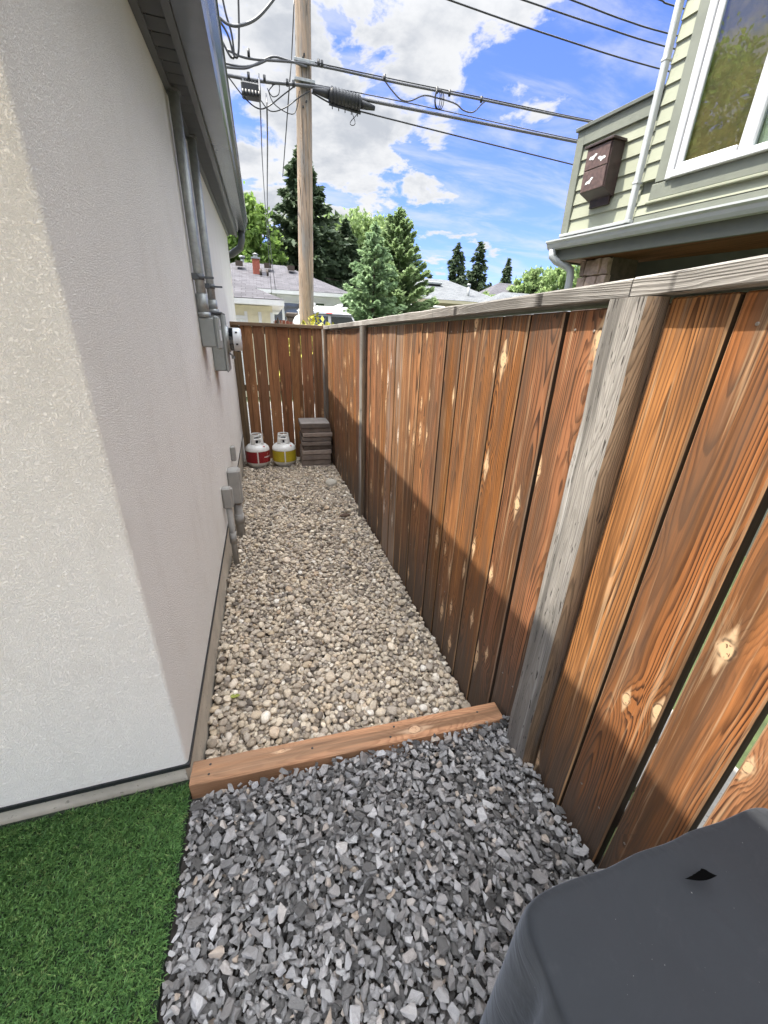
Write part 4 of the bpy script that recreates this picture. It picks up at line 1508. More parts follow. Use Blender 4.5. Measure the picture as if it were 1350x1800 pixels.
nbox('sash_rail', D0 - .060, D0 - .02, 2.39, W0 - .107, 2.997, 3.04, M['winwhite'], .008, win)
nbox('mullion', D0 - .075, D0 - .02, 2.285, 2.37, 2.997, 4.75, M['winwhite'], .006, win)


def pane_mat():
    m, t, b = new_mat('window_glass')
    lw = t.m('POWER', t.node('ShaderNodeLayerWeight', {'Blend': .5}).outputs['Facing'], 3.0)
    gl = t.node('ShaderNodeBsdfGlossy', {'Color': (1, 1, 1), 'Roughness': .008})
    oc = t.node('ShaderNodeTexCoord').outputs['Object']
    gn = t.bump(t.noise(oc, 2.2, 2), .04, .03)
    t.l.new(gn, gl.inputs['Normal'])
    tr = t.node('ShaderNodeBsdfTransparent', {'Color': (.80, .86, .84)})
    f = t.m('ADD', lw, .06, clamp=True)
    mx = t.node('ShaderNodeMixShader', {0: f, 1: tr.outputs[0], 2: gl.outputs[0]})
    t.l.new(mx.outputs[0], t.n['Material Output'].inputs[0])
    return m


M['pane'] = pane_mat()
M['blind'] = simple('bronze_blind', (.21, .125, .042), .7, 0, .35, 9)
M['blind_grey'] = simple('beige_blind', (.42, .40, .33), .8, 0, .08, 5)
nbox('pane', D0 - .045, D0 - .040, 2.372, W0 - .107, 3.04, 4.75, M['pane'], 0, win)
nbox('pane', D0 - .045, D0 - .040, W1, 2.283, 2.997, 4.75, M['pane'], 0, win)
b = MB(fn=nb)
b.box(D0 - .015, D0 - .006, 2.372, W0 - .06, 3.0, 4.7)
b.build('curtain', M['blind'], win)
b = MB(fn=nb)
b.box(D0 - .015, D0 - .006, W1, 2.28, 3.0, 4.7)
b.build('blind', M['blind_grey'], win)
# downspout on the corner
b = MB(fn=nb)
b.box(D0 - .082, D0 - .03, UC + .010, UC + .055, 2.70, 6.0, .006)
ds = b.build('downspout', M['gutter_n'], nh)
b = MB(fn=nb)
for zz_ in (2.98, 3.75):
    b.box(D0 - .085, D0 - .02, UC + .007, UC + .058, zz_, zz_ + .016, .002)
b.build('strap', M['gutter_n'], ds)
# skirt roof with gutter, fascia and timber soffit
GU = 4.155
b = MB(fn=nb)
gp2 = [(3.625, 2.612), (3.60, 2.604), (3.565, 2.610), (3.548, 2.635), (3.540, 2.660), (3.520, 2.676), (3.520, 2.690), (3.535, 2.692), (3.54, 2.682), (3.62, 2.68)]
n_ = len(gp2)
vs_ = [(d, -3.0, z_) for d, z_ in gp2] + [(d, GU, z_) for d, z_ in gp2]
b.add(vs_, [tuple(range(n_)), tuple(range(n_, 2 * n_))[::-1]] + [(i, (i + 1) % n_, n_ + (i + 1) % n_, n_ + i) for i in range(n_)])
b.build('gutter', M['gutter_n'], nh)
nbox('fascia', 3.628, 3.66, -3, GU - .06, 2.50, 2.676, M['fascia_n'], .003)
nbox('roof_slab', 3.50 + .17, 5.2, -3, GU - .06, 2.655, 2.70, M['fascia_n'])
nbox('soffit', 3.663, 4.62, -3, GU - .07, 2.515, 2.54, M['soffit_wood'])
nbox('end_fascia', 3.628, 4.62, GU - .06, GU - .03, 2.50, 2.676, M['fascia_n'], .003)
nbox('lower_wall', 4.35, 4.42, -3, 3.62, 0, 2.52, M['sage_dark'])
nbox('lower_wall_band', 4.31, 4.345, -3, 3.50, 2.30, 2.33, M['sage_dark'])
pil = nbox('pillar', 3.86, 4.24, 3.52, 3.86, 0.1, 2.53, M['bark'])
prng = random.Random(3)
for row in range(7):
    z0_ = 1.45 + row * .155
    u_ = 3.505
    while u_ < 3.86:
        ww = prng.uniform(.09, .2)
        u2 = min(u_ + ww, 3.875)
        bm = bmesh.new()
        bmesh.ops.create_cube(bm, size=1)
        bmesh.ops.subdivide_edges(bm, edges=bm.edges, cuts=1, use_grid_fill=True)
        for v in bm.verts:
            v.co = Vector((3.845 + v.co.x * .07 + prng.uniform(-.012, .012), (u_ + u2) / 2 + v.co.y * (u2 - u_ - .012) + prng.uniform(-.006, .006), z0_ + .05 + v.co.z * .142 + prng.uniform(-.008, .008)))
        b = MB(fn=nb)
        b.from_bm(bm)
        b.build('stone', M['stone'], pil)
        u_ = u2
# white elbowed downspout under the gutter
b = MB(fn=nb)
b.tube([(3.58, 4.09, 2.61), (3.585, 4.085, 2.545), (3.62, 4.05, 2.50), (3.70, 3.97, 2.455), (3.735, 3.935, 2.42), (3.745, 3.925, 2.35), (3.745, 3.925, 0.2)], .040, 10)
b.build('lower_downspout', M['gutter_n'], nh)
# bat house hung on the low volume
bh = thing('bat_house', 'dark brown bat house with three white bat emblems on siding', 'bat house', nb(D0 - .02, 3.56, 3.0))
b = MB(fn=nb)
u0_, u1_ = 3.43, 3.715
bz_, tz_ = 3.015, 3.345
b.add([(D0 - .14, u0_, bz_), (D0 - .14, u1_, bz_), (D0 + .0, u1_, bz_ - .055), (D0 + .0, u0_, bz_ - .055), (D0 - .14, u0_, tz_), (D0 - .14, u1_, tz_), (D0 + .0, u1_, tz_ + .02), (D0 + .0, u0_, tz_ + .02)],
      [(4, 5, 6, 7), (0, 1, 5, 4), (1, 2, 6, 5), (2, 3, 7, 6), (3, 0, 4, 7), (0, 3, 2, 1)])
b.build('body', M['bat'], bh)
nbox('roof_board', D0 - .165, D0 - .0, u0_ - .02, u1_ + .02, tz_ + .006, tz_ + .024, M['bat'], .002, bh)
nbox('back_board', D0 - .022, D0 + .002, u0_ + .03, u1_ - .03, bz_ - .11, bz_ - .03, M['bat'], .002, bh)
nbox('front_panel', D0 - .152, D0 - .1405, u0_ + .012, u1_ - .012, bz_ + .168, tz_ - .004, M['batpanel'], .002, bh)
nbox('front_panel', D0 - .152, D0 - .1405, u0_ + .012, u1_ - .012, bz_ + .002, bz_ + .160, M['batpanel'], .002, bh)
batshape = [(0, .010), (.006, .016), (.010, .010), (.020, .018), (.034, .016), (.046, .004), (.038, .004), (.030, -.004), (.020, -.002), (.008, -.014), (0, -.020),
            (-.008, -.014), (-.020, -.002), (-.030, -.004), (-.038, .004), (-.046, .004), (-.034, .016), (-.020, .018), (-.010, .010), (-.006, .016)]
for (cu, cz, an) in ((3.618, bz_ + .250, .25), (3.515, bz_ + .220, -.15), (3.610, bz_ + .070, .45)):
    b = MB(fn=nb)
    ca, sa = math.cos(an), math.sin(an)
    pl = [((a * ca - c * sa) * 1.05, (a * sa + c * ca) * 1.05) for a, c in batshape]
    vs_ = [(D0 - .1545, cu, cz)] + [(D0 - .1545, cu - a, cz + c) for a, c in pl]
    k_ = len(pl)
    b.add(vs_, [(0, 1 + i, 1 + (i + 1) % k_) for i in range(k_)])
    b.build('bat_emblem', M['whitepaint'], bh)

# ---------------------------------------------------------------- utility pole and cables
PX, PY = .885, 8.5
pole = thing('utility_pole', 'tall weathered wooden utility pole rising behind the far fence', 'utility pole', (PX, PY, 0))
b = MB()
pts, rr_ = [], []
for k in range(13):
    zz_ = -.1 + 9.6 * k / 12
    pts.append((PX - .02 + (zz_ - 1.9) * .0345, PY, zz_)); rr_.append(.146 - .0042 * zz_)
b.tube(pts, rr_, 22)
b.build('shaft', M['pole'], pole, origin=(PX, PY, 0))
xp = lambda zz_: PX - .02 + (zz_ - 1.9) * .0345
b = MB()
for zz_ in (5.05, 5.12, 5.32, 5.36, 5.62, 5.66):
    b.tube([(xp(zz_) + rng.uniform(-.05, .05), PY - .15, zz_), (xp(zz_), PY + .15, zz_)], .014, 6)
b.build('bolts', M['rubber'], pole)
b = MB()
for (f, zz_) in ((.0, 5.58), (.0, 5.36)):
    b.box(xp(zz_) - .16, xp(zz_) + .16, PY - .17, PY - .10, zz_ - .02, zz_ + .02, .004)
b.build('bracket', M['galv'], pole)


def cable(p, r, lab, mat='rubber', sag=0.0, n=24, grp='overhead cables', nm='overhead_cable', seg=6, wob=0.0):
    P_ = [Vector(q) for q in p]
    pts_ = []
    if len(P_) == 2:
        for i in range(n + 1):
            f = i / n
            q = P_[0].lerp(P_[1], f)
            q.z -= sag * 4 * f * (1 - f)
            if wob:
                q.x += wob * math.sin(f * 60)
                q.z += wob * math.cos(f * 47)
            pts_.append(q)
    else:                                          # catmull-rom
        Q = [P_[0] * 2 - P_[1]] + P_ + [P_[-1] * 2 - P_[-2]]
        for i in range(1, len(Q) - 2):
            for k in range(8):
                t = k / 8
                a, b_, c, d = Q[i - 1], Q[i], Q[i + 1], Q[i + 2]
                pts_.append(.5 * ((2 * b_) + (c - a) * t + (2 * a - 5 * b_ + 4 * c - d) * t * t + (3 * b_ - a - 3 * c + d) * t ** 3))
        pts_.append(P_[-1])
    b = MB()
    b.tube(pts_, r, seg)
    return tag(b.build(nm, M[mat], None, origin=P_[0]), lab, 'cable', grp)


def W(px, py, Y=8.34): return at(px, py, Y)


YC = 8.34
# upper bundle (two strands lashed) and lower trunk cable
cable([W(400, 88), W(440, 103), W(545, 113), W(700, 146), W(850, 176), W(1047, 216), W(1300, 262)], .017, 'upper thick cable bundle crossing the pole, right of it sloping down', 'cable_grey')
cable([W(545, 108), W(700, 141), W(850, 172), W(1047, 213), W(1300, 258)], .008, 'thin messenger wire hugging the upper cable bundle')
cable([W(380, 128), W(398, 132), W(460, 143), W(530, 150), W(580, 158), W(640, 175), W(760, 199), W(1015, 250), W(1300, 306)], .022, 'lower thick trunk cable carrying the black splice case', 'cable_grey')
cable([W(545, 147), W(640, 165), W(760, 190), W(1015, 246), W(1300, 301)], .008, 'thin messenger wire along the lower trunk cable', 'cable_grey')
cable([W(548, 163), W(585, 183), W(630, 195), W(800, 238), W(1010, 290), W(1300, 362)], .011, 'thin single wire below the splice case')
cable([W(672, 136), W(690, 160), W(705, 175), W(722, 177), W(745, 168), W(768, 172), W(800, 182), W(815, 194), W(832, 197), W(848, 182), W(856, 176)], .011, 'wavy cable loop slung under the upper bundle', 'cable_grey')
cable([W(395, 118), W(430, 120), W(452, 112), W(478, 100), W(500, 104), W(540, 118)], .015, 'upper of the curved cables left of the pole', 'cable_grey')
cable([W(395, 111), W(425, 117), W(450, 114), W(475, 103)], .015, 'lower curved cable joining the bundle left of the pole', 'cable_grey')
cable([W(390, 120), W(405, 140), W(430, 172), W(452, 190), W(470, 188), W(500, 165), W(520, 150)], .009, 'slack loop hanging under the small terminal')
cable([W(470, 155), W(480, 180), W(500, 196), W(516, 200), W(523, 185), W(526, 160)], .007, 'small ring loop hanging just left of the pole')
cable([W(478, 150), W(490, 148), W(490, 165), W(480, 170), W(473, 160), W(480, 150)], .007, 'coiled wire ring beside the small terminal')
cable([W(455, 172), W(475, 195), W(500, 190), W(525, 172), W(545, 160)], .008, 'second slack loop left of the pole')
cable([W(1500, 205, 8.9), W(1175, 125, 8.9), W(980, 66, 8.9), W(790, 0, 8.9), W(600, -70, 8.9)], .013, 'lowest of the three power lines at upper right')
cable([W(1500, 163, 8.9), W(1190, 87, 8.9), W(1050, 44, 8.9), W(920, 0, 8.9), W(700, -75, 8.9)], .013, 'middle of the three power lines at upper right')
cable([W(1500, 140, 8.9), W(1195, 64, 8.9), W(1100, 36, 8.9), W(1005, 0, 8.9), W(780, -85, 8.9)], .013, 'highest of the three power lines at upper right')
cable([W(1500, 95, 8.9), W(1205, 16, 8.9), W(1150, -4, 8.9), W(950, -70, 8.9)], .013, 'power line clipping the upper right picture corner')
# drops to the houses behind
cable([W(455, 130), W(458, 200), W(464, 330, 14), W(478, 525, 20)], .010, 'left thin drop wire running down to the grey roof', 'cable_grey')
cable([W(468, 165), W(470, 230), W(472, 400, 16), W(486, 525, 20.2)], .012, 'right straight drop wire running down behind the garage', 'cable_grey')
cable([W(517, 0, 8.6), W(513, 90, 8.6), W(508, 160, 8.6), W(503, 230, 9.5), W(497, 310, 12)], .010, 'dark kinked wire hanging beside the pole', 'rubber', wob=.0)
# service drop: loops beside the eave
YS = 7.6
cable([at(352, -60, YS), at(378, 20, YS), at(400, 60, YS), at(411, 97, YS), at(418, 98, YS), at(420, 70, YS), at(419, 0, YS), at(415, -80, YS)], .014, 'outermost drip loop of service wire beside the gutter', grp='service wires')
cable([at(384, -40, YS), at(396, 20, YS), at(406, 55, YS), at(410, 80, YS), at(411, 100, YS), at(404, 98, YS), at(388, 68, YS), at(370, 40, YS)], .014, 'inner drip loop of service wire beside the gutter', grp='service wires')
cable([at(370, 20, YS), at(385, 30, YS), at(400, 42, YS), at(420, 45, YS), at(450, 33, YS), at(480, 0, YS), at(520, -60, YS)], .018, 'twisted grey service wire rising towards the upper left sky', 'cable_grey', grp='service wires')
# splice case and terminal
sc = thing('splice_case', 'long black splice case hung on the lower trunk cable', 'splice case', W(605, 176))
c0, c1 = W(578, 166), W(634, 183)
b = MB()
ax = (c1 - c0).normalized()
b.tube([c0, c0.lerp(c1, .04), c0.lerp(c1, .5), c0.lerp(c1, .96), c1], [.07, .10, .102, .10, .07], 14)
for k in range(9):
    q = c0.lerp(c1, .08 + .84 * k / 8)
    b.tube([q - ax * .008, q + ax * .008], .110, 14)
b.build('body', M['rubber'], sc)
b = MB(); b.tube([c0 - ax * .26, c0 - ax * .12, c0], [.03, .05, .06], 10); b.build('end_sleeve', M['rubber'], sc)
b = MB(); b.tube([c1, c1 + ax * .10, c1 + ax * .24], [.06, .05, .03], 10); b.build('end_sleeve', M['rubber'], sc)
b = MB()
dn = Vector((0, 0, -.115))
b.box(0, 0.001, 0, .001, 0, .001)
b = MB(); b.tube([c0 + dn, c1 + dn], .016, 6)
for k in range(5):
    q = c0.lerp(c1, .1 + .2 * k) + dn
    b.tube([q, q + Vector((0, 0, -.05))], .008, 5)
b.build('seam_clamp', M['rubber'], sc)
tm = thing('cable_terminal', 'small black ribbed terminal hung left of the pole', 'cable terminal', W(440, 158))
c0, c1 = W(424, 154), W(458, 160)
b = MB()
ax = (c1 - c0).normalized()
b.box(c0.x, c1.x, YC - .10, YC + .10, c0.z - .10, c0.z + .05, .02)
b.build('body', M['rubber'], tm)
b = MB()
for k in range(6):
    q = c0.lerp(c1, .08 + .84 * k / 5)
    b.tube([q + Vector((0, -.12, -.06)), q + Vector((0, -.12, -.14))], .022, 6)
    b.tube([q + Vector((0, 0, .05)), q + Vector((0, 0, .10))], .022, 6)
b.build('port', M['rubber'], tm)
b = MB()
for px in (427, 456):
    q = W(px, 145)
    b.box(q.x - .012, q.x + .012, YC - .02, YC + .02, q.z - .13, q.z + .04, .002)
b.build('hanger', M['galv'], tm)
b = MB()
for px, py in ((437, 94), (560, 112), (566, 114), (676, 138), (768, 160), (790, 165), (846, 176), (437, 135), (465, 140), (505, 147), (516, 149)):
    q = W(px, py, 8.33)
    b.tube([q + Vector((0, 0, -.03)), q + Vector((0, 0, .05))], .022, 6)
kind(b.build('cable_clamps', M['rubber']), 'stuff')
b = MB()
q = W(768, 172)
for k in range(3):
    pts = [q + Vector((.05 * math.cos(a) * (1 + .3 * k) + .02 * k, -.03, .13 * math.sin(a) - .03)) for a in np.linspace(0, 6.28, 14)]
    b.tube(pts, .008, 5)
tag(b.build('cable_tie', M['rubber']), 'knot of tie wire where the wavy loop meets the cable', 'tie wire')
b = MB()
q = W(622, 193)
pts = [q + Vector((.06 * math.sin(2 * a) * .7 + .03 * math.cos(a), 0, -.10 + .10 * math.cos(a))) for a in np.linspace(0, 6.28, 20)]
b.tube(pts, .006, 5)
tag(b.build('wire_loop', M['rubber']), 'tiny wire loop dangling below the splice case', 'wire loop')

# ---------------------------------------------------------------- houses behind the lane
def hip_roof(b, x0, x1, y0, y1, ze, zr, ov=.45, ridge_in=None, th=.16):
    """hip roof; ridge along the longer side"""
    X0, X1, Y0, Y1 = x0 - ov, x1 + ov, y0 - ov, y1 + ov
    hy = (Y1 - Y0) / 2
    hx = (X1 - X0) / 2
    if hx >= hy:
        ri = ridge_in or hy
        A_, B2 = (X0 + ri, Y0 + hy, zr), (X1 - ri, Y0 + hy, zr)
        faces = [((X0, Y0, ze), (X1, Y0, ze), B2, A_), ((X1, Y1, ze), (X0, Y1, ze), A_, B2)]
        tris = [((X1, Y0, ze), (X1, Y1, ze), B2), ((X0, Y1, ze), (X0, Y0, ze), A_)]
    else:
        ri = ridge_in or hx
        A_, B2 = (X0 + hx, Y0 + ri, zr), (X0 + hx, Y1 - ri, zr)
        faces = [((X1, Y0, ze), (X1, Y1, ze), B2, A_), ((X0, Y1, ze), (X0, Y0, ze), A_, B2)]
        tris = [((X0, Y0, ze), (X1, Y0, ze), A_), ((X1, Y1, ze), (X0, Y1, ze), B2)]
    for fc in faces + tris:
        p0, p1 = Vector(fc[0]), Vector(fc[1])
        e = (p1 - p0).normalized()
        nrm = (Vector(fc[2]) - p0).cross(e).normalized()
        up = nrm.cross(e)
        if up.z < 0:
            up = -up
        uv = [((Vector(q) - p0).dot(e), (Vector(q) - p0).dot(up)) for q in fc]
        b.add(fc, [tuple(range(len(fc)))], 0, False, [uv])
    bot = [(X0, Y0, ze - .002), (X1, Y0, ze - .002), (X1, Y1, ze - .002), (X0, Y1, ze - .002)]
    return bot


def window_part(parent, x0, x1, z0, z1, y, frame=.07, glass='darkglass', split=None):
    f = MB()
    f.box(x0 - frame, x1 + frame, y - .05, y, z1, z1 + frame)
    f.box(x0 - frame, x1 + frame, y - .06, y, z0 - frame, z0)
    f.box(x0 - frame, x0, y - .05, y, z0, z1)
    f.box(x1, x1 + frame, y - .05, y, z0, z1)
    if split:
        f.box(split - .05, split + .05, y - .05, y, z0, z1)
    fr = f.build('window', M['whitepaint'], parent)
    g_ = MB()
    g_.box(x0, x1, y - .02, y - .012, z0, z1)
    g_.build('pane', M[glass], fr)
    return fr


M['white_stucco'] = simple('white_stucco', (.74, .74, .75), .9, 0, .05, 2, bump=.2)
M['cream'] = simple('cream_boards', (.66, .60, .42), .7, 0, .06, 5)
M['tan_wall'] = simple('tan_siding', (.46, .42, .27), .8, 0, .05, 3)
M['brick'] = simple('red_brick', (.30, .085, .055), .85, 0, .25, 12, bump=.4)
M['brown'] = simple('dark_brown_paint', (.05, .035, .025), .6)

# white bungalow with a grey roof
HX0, HX1, HY0, HY1 = -3.2, 3.72, 20.0, 26.5
bung = thing('bungalow', 'white bungalow with grey shingled hip roof and red chimney', 'house', (.3, 23, 0))
b = MB(); b.box(HX0, HX1, HY0, HY1, -.1, 3.42); b.build('wall', M['white_stucco'], bung)
b = MB(); hip_roof(b, HX0, HX1, HY0, HY1, 3.52, 4.92, .42, ridge_in=2.75); rf = b.build('roof', M['shingle'], bung)
b = MB(); b.box(HX0 - .43, HX1 + .43, HY0 - .43, HY1 + .43, 3.36, 3.505); b.build('fascia', M['whitepaint'], bung)
window_part(bung, .62, 1.92, 2.32, 3.05, HY0, .07, split=1.02)
window_part(bung, 2.35, 2.86, 2.45, 3.10, HY0)
window_part(bung, 3.18, 3.6, 2.05, 2.45, HY0, .05)
b = MB(); b.tube([(3.42, HY0 - .1, 2.84), (3.42, HY0 - .1, 2.98)], .07, 8); b.tube([(3.42, HY0 - .16, 2.94), (3.42, HY0 + .02, 2.94)], .02, 6); b.build('wall_lamp', M['galv'], bung)
b = MB(); b.box(2.98, 3.10, HY0 - .1, HY0, 2.42, 2.62); b.build('meter_box', M['brown'], bung)
cz0 = 4.2
ch = MB(); ch.box(-.13, .19, 21.5, 21.9, 4.1, 4.86, .01); cho = ch.build('chimney', M['brick'], rf)
c2 = MB(); c2.box(-.17, .23, 21.46, 21.94, 4.86, 4.92); c2.tube([(.03, 21.7, 4.92), (.03, 21.7, 5.02)], .10, 10); c2.tube([(.03, 21.7, 5.05), (.03, 21.7, 5.10)], [.15, .05], 10); c2.build('chimney_cap', M['galv'], cho)
for (vx, vy, vz) in ((-.72, 22.2, 4.70), (.55, 22.2, 4.70), (1.62, 22.2, 4.68)):
    b = MB(); b.prism([(vy - .22, vz - .12), (vy + .22, vz + .06), (vy + .22, vz + .14), (vy - .22, vz + .10)], vx - .16, vx + .16, 'X'); b.build('roof_vent', M['brown'], rf)
for (vx, vy, vz) in ((.20, 21.2, 4.18), (.50, 21.2, 4.18)):
    b = MB(); b.tube([(vx, vy, vz), (vx, vy, vz + .24)], .05, 8); b.build('roof_pipe', M['brown'], rf)
# tall chimney flue poking over the ridge
b = MB(); b.tube([(-.60, 23.4, 4.8), (-.60, 23.4, 5.10)], .08, 8); b.tube([(-.60, 23.4, 5.12), (-.60, 23.4, 5.2)], .14, 8); b.build('flue', M['galv'], rf)

# cream garage close to the lane
gar = thing('garage', 'cream boarded garage with grey shingled roof behind far fence', 'garage', (-1.2, 14, 0))
GX1 = .36
b = MB(); b.box(-4.5, GX1, 13.0, 17.5, -.1, 2.46); b.build('wall', M['cream'], gar)
b = MB(); hip_roof(b, -4.5, GX1, 13.0, 17.5, 2.62, 3.72, .33); b.build('roof', M['shingle'], gar)
b = MB(); b.box(-4.83, GX1 + .33, 12.67, 17.83, 2.47, 2.605); b.build('fascia', M['whitepaint'], gar)
for i in range(3):
    b = MB(); b.box(-.335, -.045, 12.985, 13.0, 1.2 + .34 * i + .006, 1.2 + .34 * (i + 1)); b.build('panel', M['cream'], gar)
for (x0_, x1_) in ((-.42, -.34), (-.04, .045), (.29, GX1 + .012), (-.95, -.87)):
    b = MB(); b.box(x0_, x1_, 12.97, 12.999, .2, 2.3); b.build('corner_trim', M['whitepaint'], gar)
b = MB(); b.box(-.95, -.34, 12.965, 12.999, 2.10, 2.19); b.build('door_head', M['whitepaint'], gar)
b = MB(); b.box(-.865, -.425, 12.98, 12.999, .2, 2.095); b.build('door', simple('pale_door', (.68, .70, .68), .5), gar)
for i in range(4):
    b = MB(); b.box(.05 + .06 * i, .05 + .06 * i + .056, 12.98, 12.999, .3, 2.3); b.build('board', M['cream'], gar)

# red picket fences on each side of the van
rf_l = thing('picket_fence', 'reddish brown arched picket fence left of the white van', 'fence', (.9, 14.5, 0))
for i in range(10):
    x0_ = .33 + i * .118
    zt = 2.05 + .12 * math.sin(math.pi * min(1, (i + 2) / 9))
    board('picket', M['slat'], rf_l, x0_, x0_ + .108, 0, zt, 'X', 14.5, .02)
for z_ in (1.88, .6):
    b = MB(); b.box(.3, 1.55, 14.525, 14.56, z_, z_ + .07); b.build('rail', M['slat'], rf_l)
rf_r = thing('picket_fence', 'bit of reddish picket fence right of the white van', 'fence', (3.3, 14.5, 0))
for i in range(8):
    x0_ = 2.75 + i * .118
    board('picket', M['slat'], rf_r, x0_, x0_ + .108, 0, 2.25 - .03 * i, 'X', 14.5, .02)
b = MB(); b.box(2.7, 3.75, 14.525, 14.56, 1.4, 1.47); b.build('rail', M['slat'], rf_r)

# white van with a roof rack, seen from the rear
van = thing('van', 'white van with roof rack parked behind the utility pole', 'van', (1.9, 12.4, 0))
M['van'] = simple('white_van_paint', (.72, .73, .74), .25, 0, .03, 3)
VX0, VX1, VY = .94, 2.83, 12.4
b = MB()
sec = [(0, .45, 0), (0, 1.45, .0), (.05, 1.65, .03), (.16, 2.20, .12), (.24, 2.33, .16), (.40, 2.39, .2), (.94, 2.41, .22)]
vs_, fs_ = [], []
ring_ = [(VX0 + s, z_) for s, z_, _ in sec] + [(VX1 - s, z_) for s, z_, _ in sec[::-1]]
yoff = [q for _, _, q in sec] + [q for _, _, q in sec[::-1]]
stations = [(0, 1.0, 0), (3.1, 1.0, 0), (4.0, .62, 0), (5.0, .5, 0)]
k_ = len(ring_)
for (dy_, hz_, _) in stations:
    for i, (x_, z_) in enumerate(ring_):
        zz_ = z_ if hz_ == 1.0 else min(z_, .45 + (2.42 - .45) * hz_)
        vs_.append((x_, VY + dy_ + (yoff[i] if dy_ == 0 else 0), zz_))
for s in range(len(stations) - 1):
    for i in range(k_):
        j = (i + 1) % k_
        fs_.append((s * k_ + i, s * k_ + j, (s + 1) * k_ + j, (s + 1) * k_ + i))
fs_ += [tuple(range(k_)), tuple(range(3 * k_, 4 * k_))]
b.add(vs_, fs_)
b.build('body', M['van'], van)


def slope_y(z_): return VY + np.interp(z_, [1.45, 1.65, 2.20, 2.33, 2.39], [0, .03, .12, .16, .2])


def van_pane(poly, nm, mat, off):
    b = MB()
    vs_ = [(x_, slope_y(z_) - off, z_) for x_, z_ in poly]
    vs2 = [(x_, slope_y(z_) + .01, z_) for x_, z_ in poly]
    k_ = len(poly)
    b.add(vs_ + vs2, [tuple(range(k_)), tuple(range(k_, 2 * k_))[::-1]] + [(i, (i + 1) % k_, k_ + (i + 1) % k_, k_ + i) for i in range(k_)])
    return b.build(nm, mat, van)


van_pane([(1.14, 1.68), (1.90, 1.68), (1.90, 2.26), (1.24, 2.26), (1.18, 2.14)], 'rear_window', M['darkglass'], .012)
van_pane([(1.985, 1.68), (2.70, 1.68), (2.66, 2.14), (2.58, 2.26), (1.985, 2.26)], 'rear_window', M['darkglass'], .012)
van_pane([(1.16, 2.285), (2.66, 2.285), (2.60, 2.315), (1.22, 2.315)], 'rear_seal', M['black'], .010)
van_pane([(1.86, 2.33), (2.02, 2.33), (2.02, 2.355), (1.86, 2.355)], 'brake_light', M['red'], .02)
for (a_, b_) in ((1.0, 1.12), (2.68, 2.80)):
    van_pane([(a_, 1.0), (b_, 1.0), (b_, 1.36), (a_, 1.36)], 'tail_light', M['red'], .012)
van_pane([(1.9, .6), (1.92, .6), (1.92, 1.57), (1.9, 1.57)], 'door_seam', M['black'], .004)
b = MB(); b.box(VX0 - .02, VX1 + .02, VY - .12, VY - .005, .45, .62, .02); b.build('bumper', M['black'], van)
for (x_, y_) in ((VX0 + .02, VY + .75), (VX1 - .22, VY + .75), (VX0 + .02, VY + 3.9), (VX1 - .22, VY + 3.9)):
    b = MB(); b.lathe([(.0, 0), (.2, 0), (.22, .01), (.33, .02), (.33, .19), (.2, .2), (0, .2)], (x_, y_, .31), 20, axis='X'); b.build('wheel', M['rubber'], van)
rk_ = MB()
for x_ in (VX0 + .35, VX1 - .35):
    rk_.tube([(x_, VY + .35, 2.50), (x_, VY + 3.0, 2.50)], .022, 6)
for y_ in (.4, 1.0, 1.6, 2.2, 2.8):
    rk_.tube([(VX0 + .3, VY + y_, 2.51), (VX1 - .3, VY + y_, 2.51)], .02, 6)
    for x_ in (VX0 + .35, VX1 - .35):
        rk_.tube([(x_, VY + y_, 2.38), (x_, VY + y_, 2.51)], .018, 6)
rk_.build('roof_rack', M['whitepaint'], van)
b = MB(); b.tube([(VX1 - .5, VY + .3, 2.575), (VX1 - .5, VY + 3.2, 2.575)], .05, 8); b.tube([(VX0 + .6, VY + .3, 2.565), (VX0 + .6, VY + 3.2, 2.565)], .04, 8); b.build('rack_pipe', M['whitepaint'], van)
# rubbish bin lid left of the van
bn = thing('bin', 'dark bin top standing left of the white van', 'bin', (1.0, 15.6, 0))
b = MB(); b.box(.92, 1.42, 15.4, 15.9, 0, 2.30, .02); b.build('body', M['brown'], bn)
b = MB(); b.box(.88, 1.46, 15.36, 15.94, 2.30, 2.45, .03); b.build('lid', M['brown'], bn)
# bird feeder silhouette
bf = thing('bird_feeder', 'small dark cone topped feeder hanging beside the cream garage', 'bird feeder', (.52, 13.6, 0))
b = MB(); b.lathe([(.0, 2.22), (.012, 2.21), (.085, 1.97), (.09, 1.94), (.0, 1.95)], (.52, 13.6, 0), 12); b.build('cone', M['brown'], bf)
b = MB(); b.tube([(.52, 13.6, 0), (.52, 13.6, 1.95)], .016, 6); b.build('stake', M['whitepaint'], bf)

# pale roofed house to the right
h2 = thing('bungalow', 'tan bungalow with pale grey hip roof right of the blue spruce', 'house', (10.5, 25, 0))
b = MB(); b.box(7.2, 13.3, 22.4, 28, -.1, 3.62); b.build('wall', M['tan_wall'], h2)
b = MB(); hip_roof(b, 7.2, 13.3, 22.4, 28, 3.78, 5.15, .45, ridge_in=2.6); r2_ = b.build('roof', M['shingle_pale'], h2)
b = MB(); b.box(6.75, 13.75, 21.95, 28.45, 3.62, 3.765); b.build('fascia', M['tan_wall'], h2)
b = MB(); b.box(9.3, 10.3, 23.9, 24.2, 4.72, 4.84, .02); b.build('ridge_vent', M['galv'], r2_)
b = MB(); b.tube([(11.45, 22.8, 3.8), (11.45, 22.8, 4.62)], .075, 10); b.tube([(11.45, 22.8, 4.62), (11.45, 22.8, 4.72)], .105, 10); b.build('flue', M['galv'], r2_)
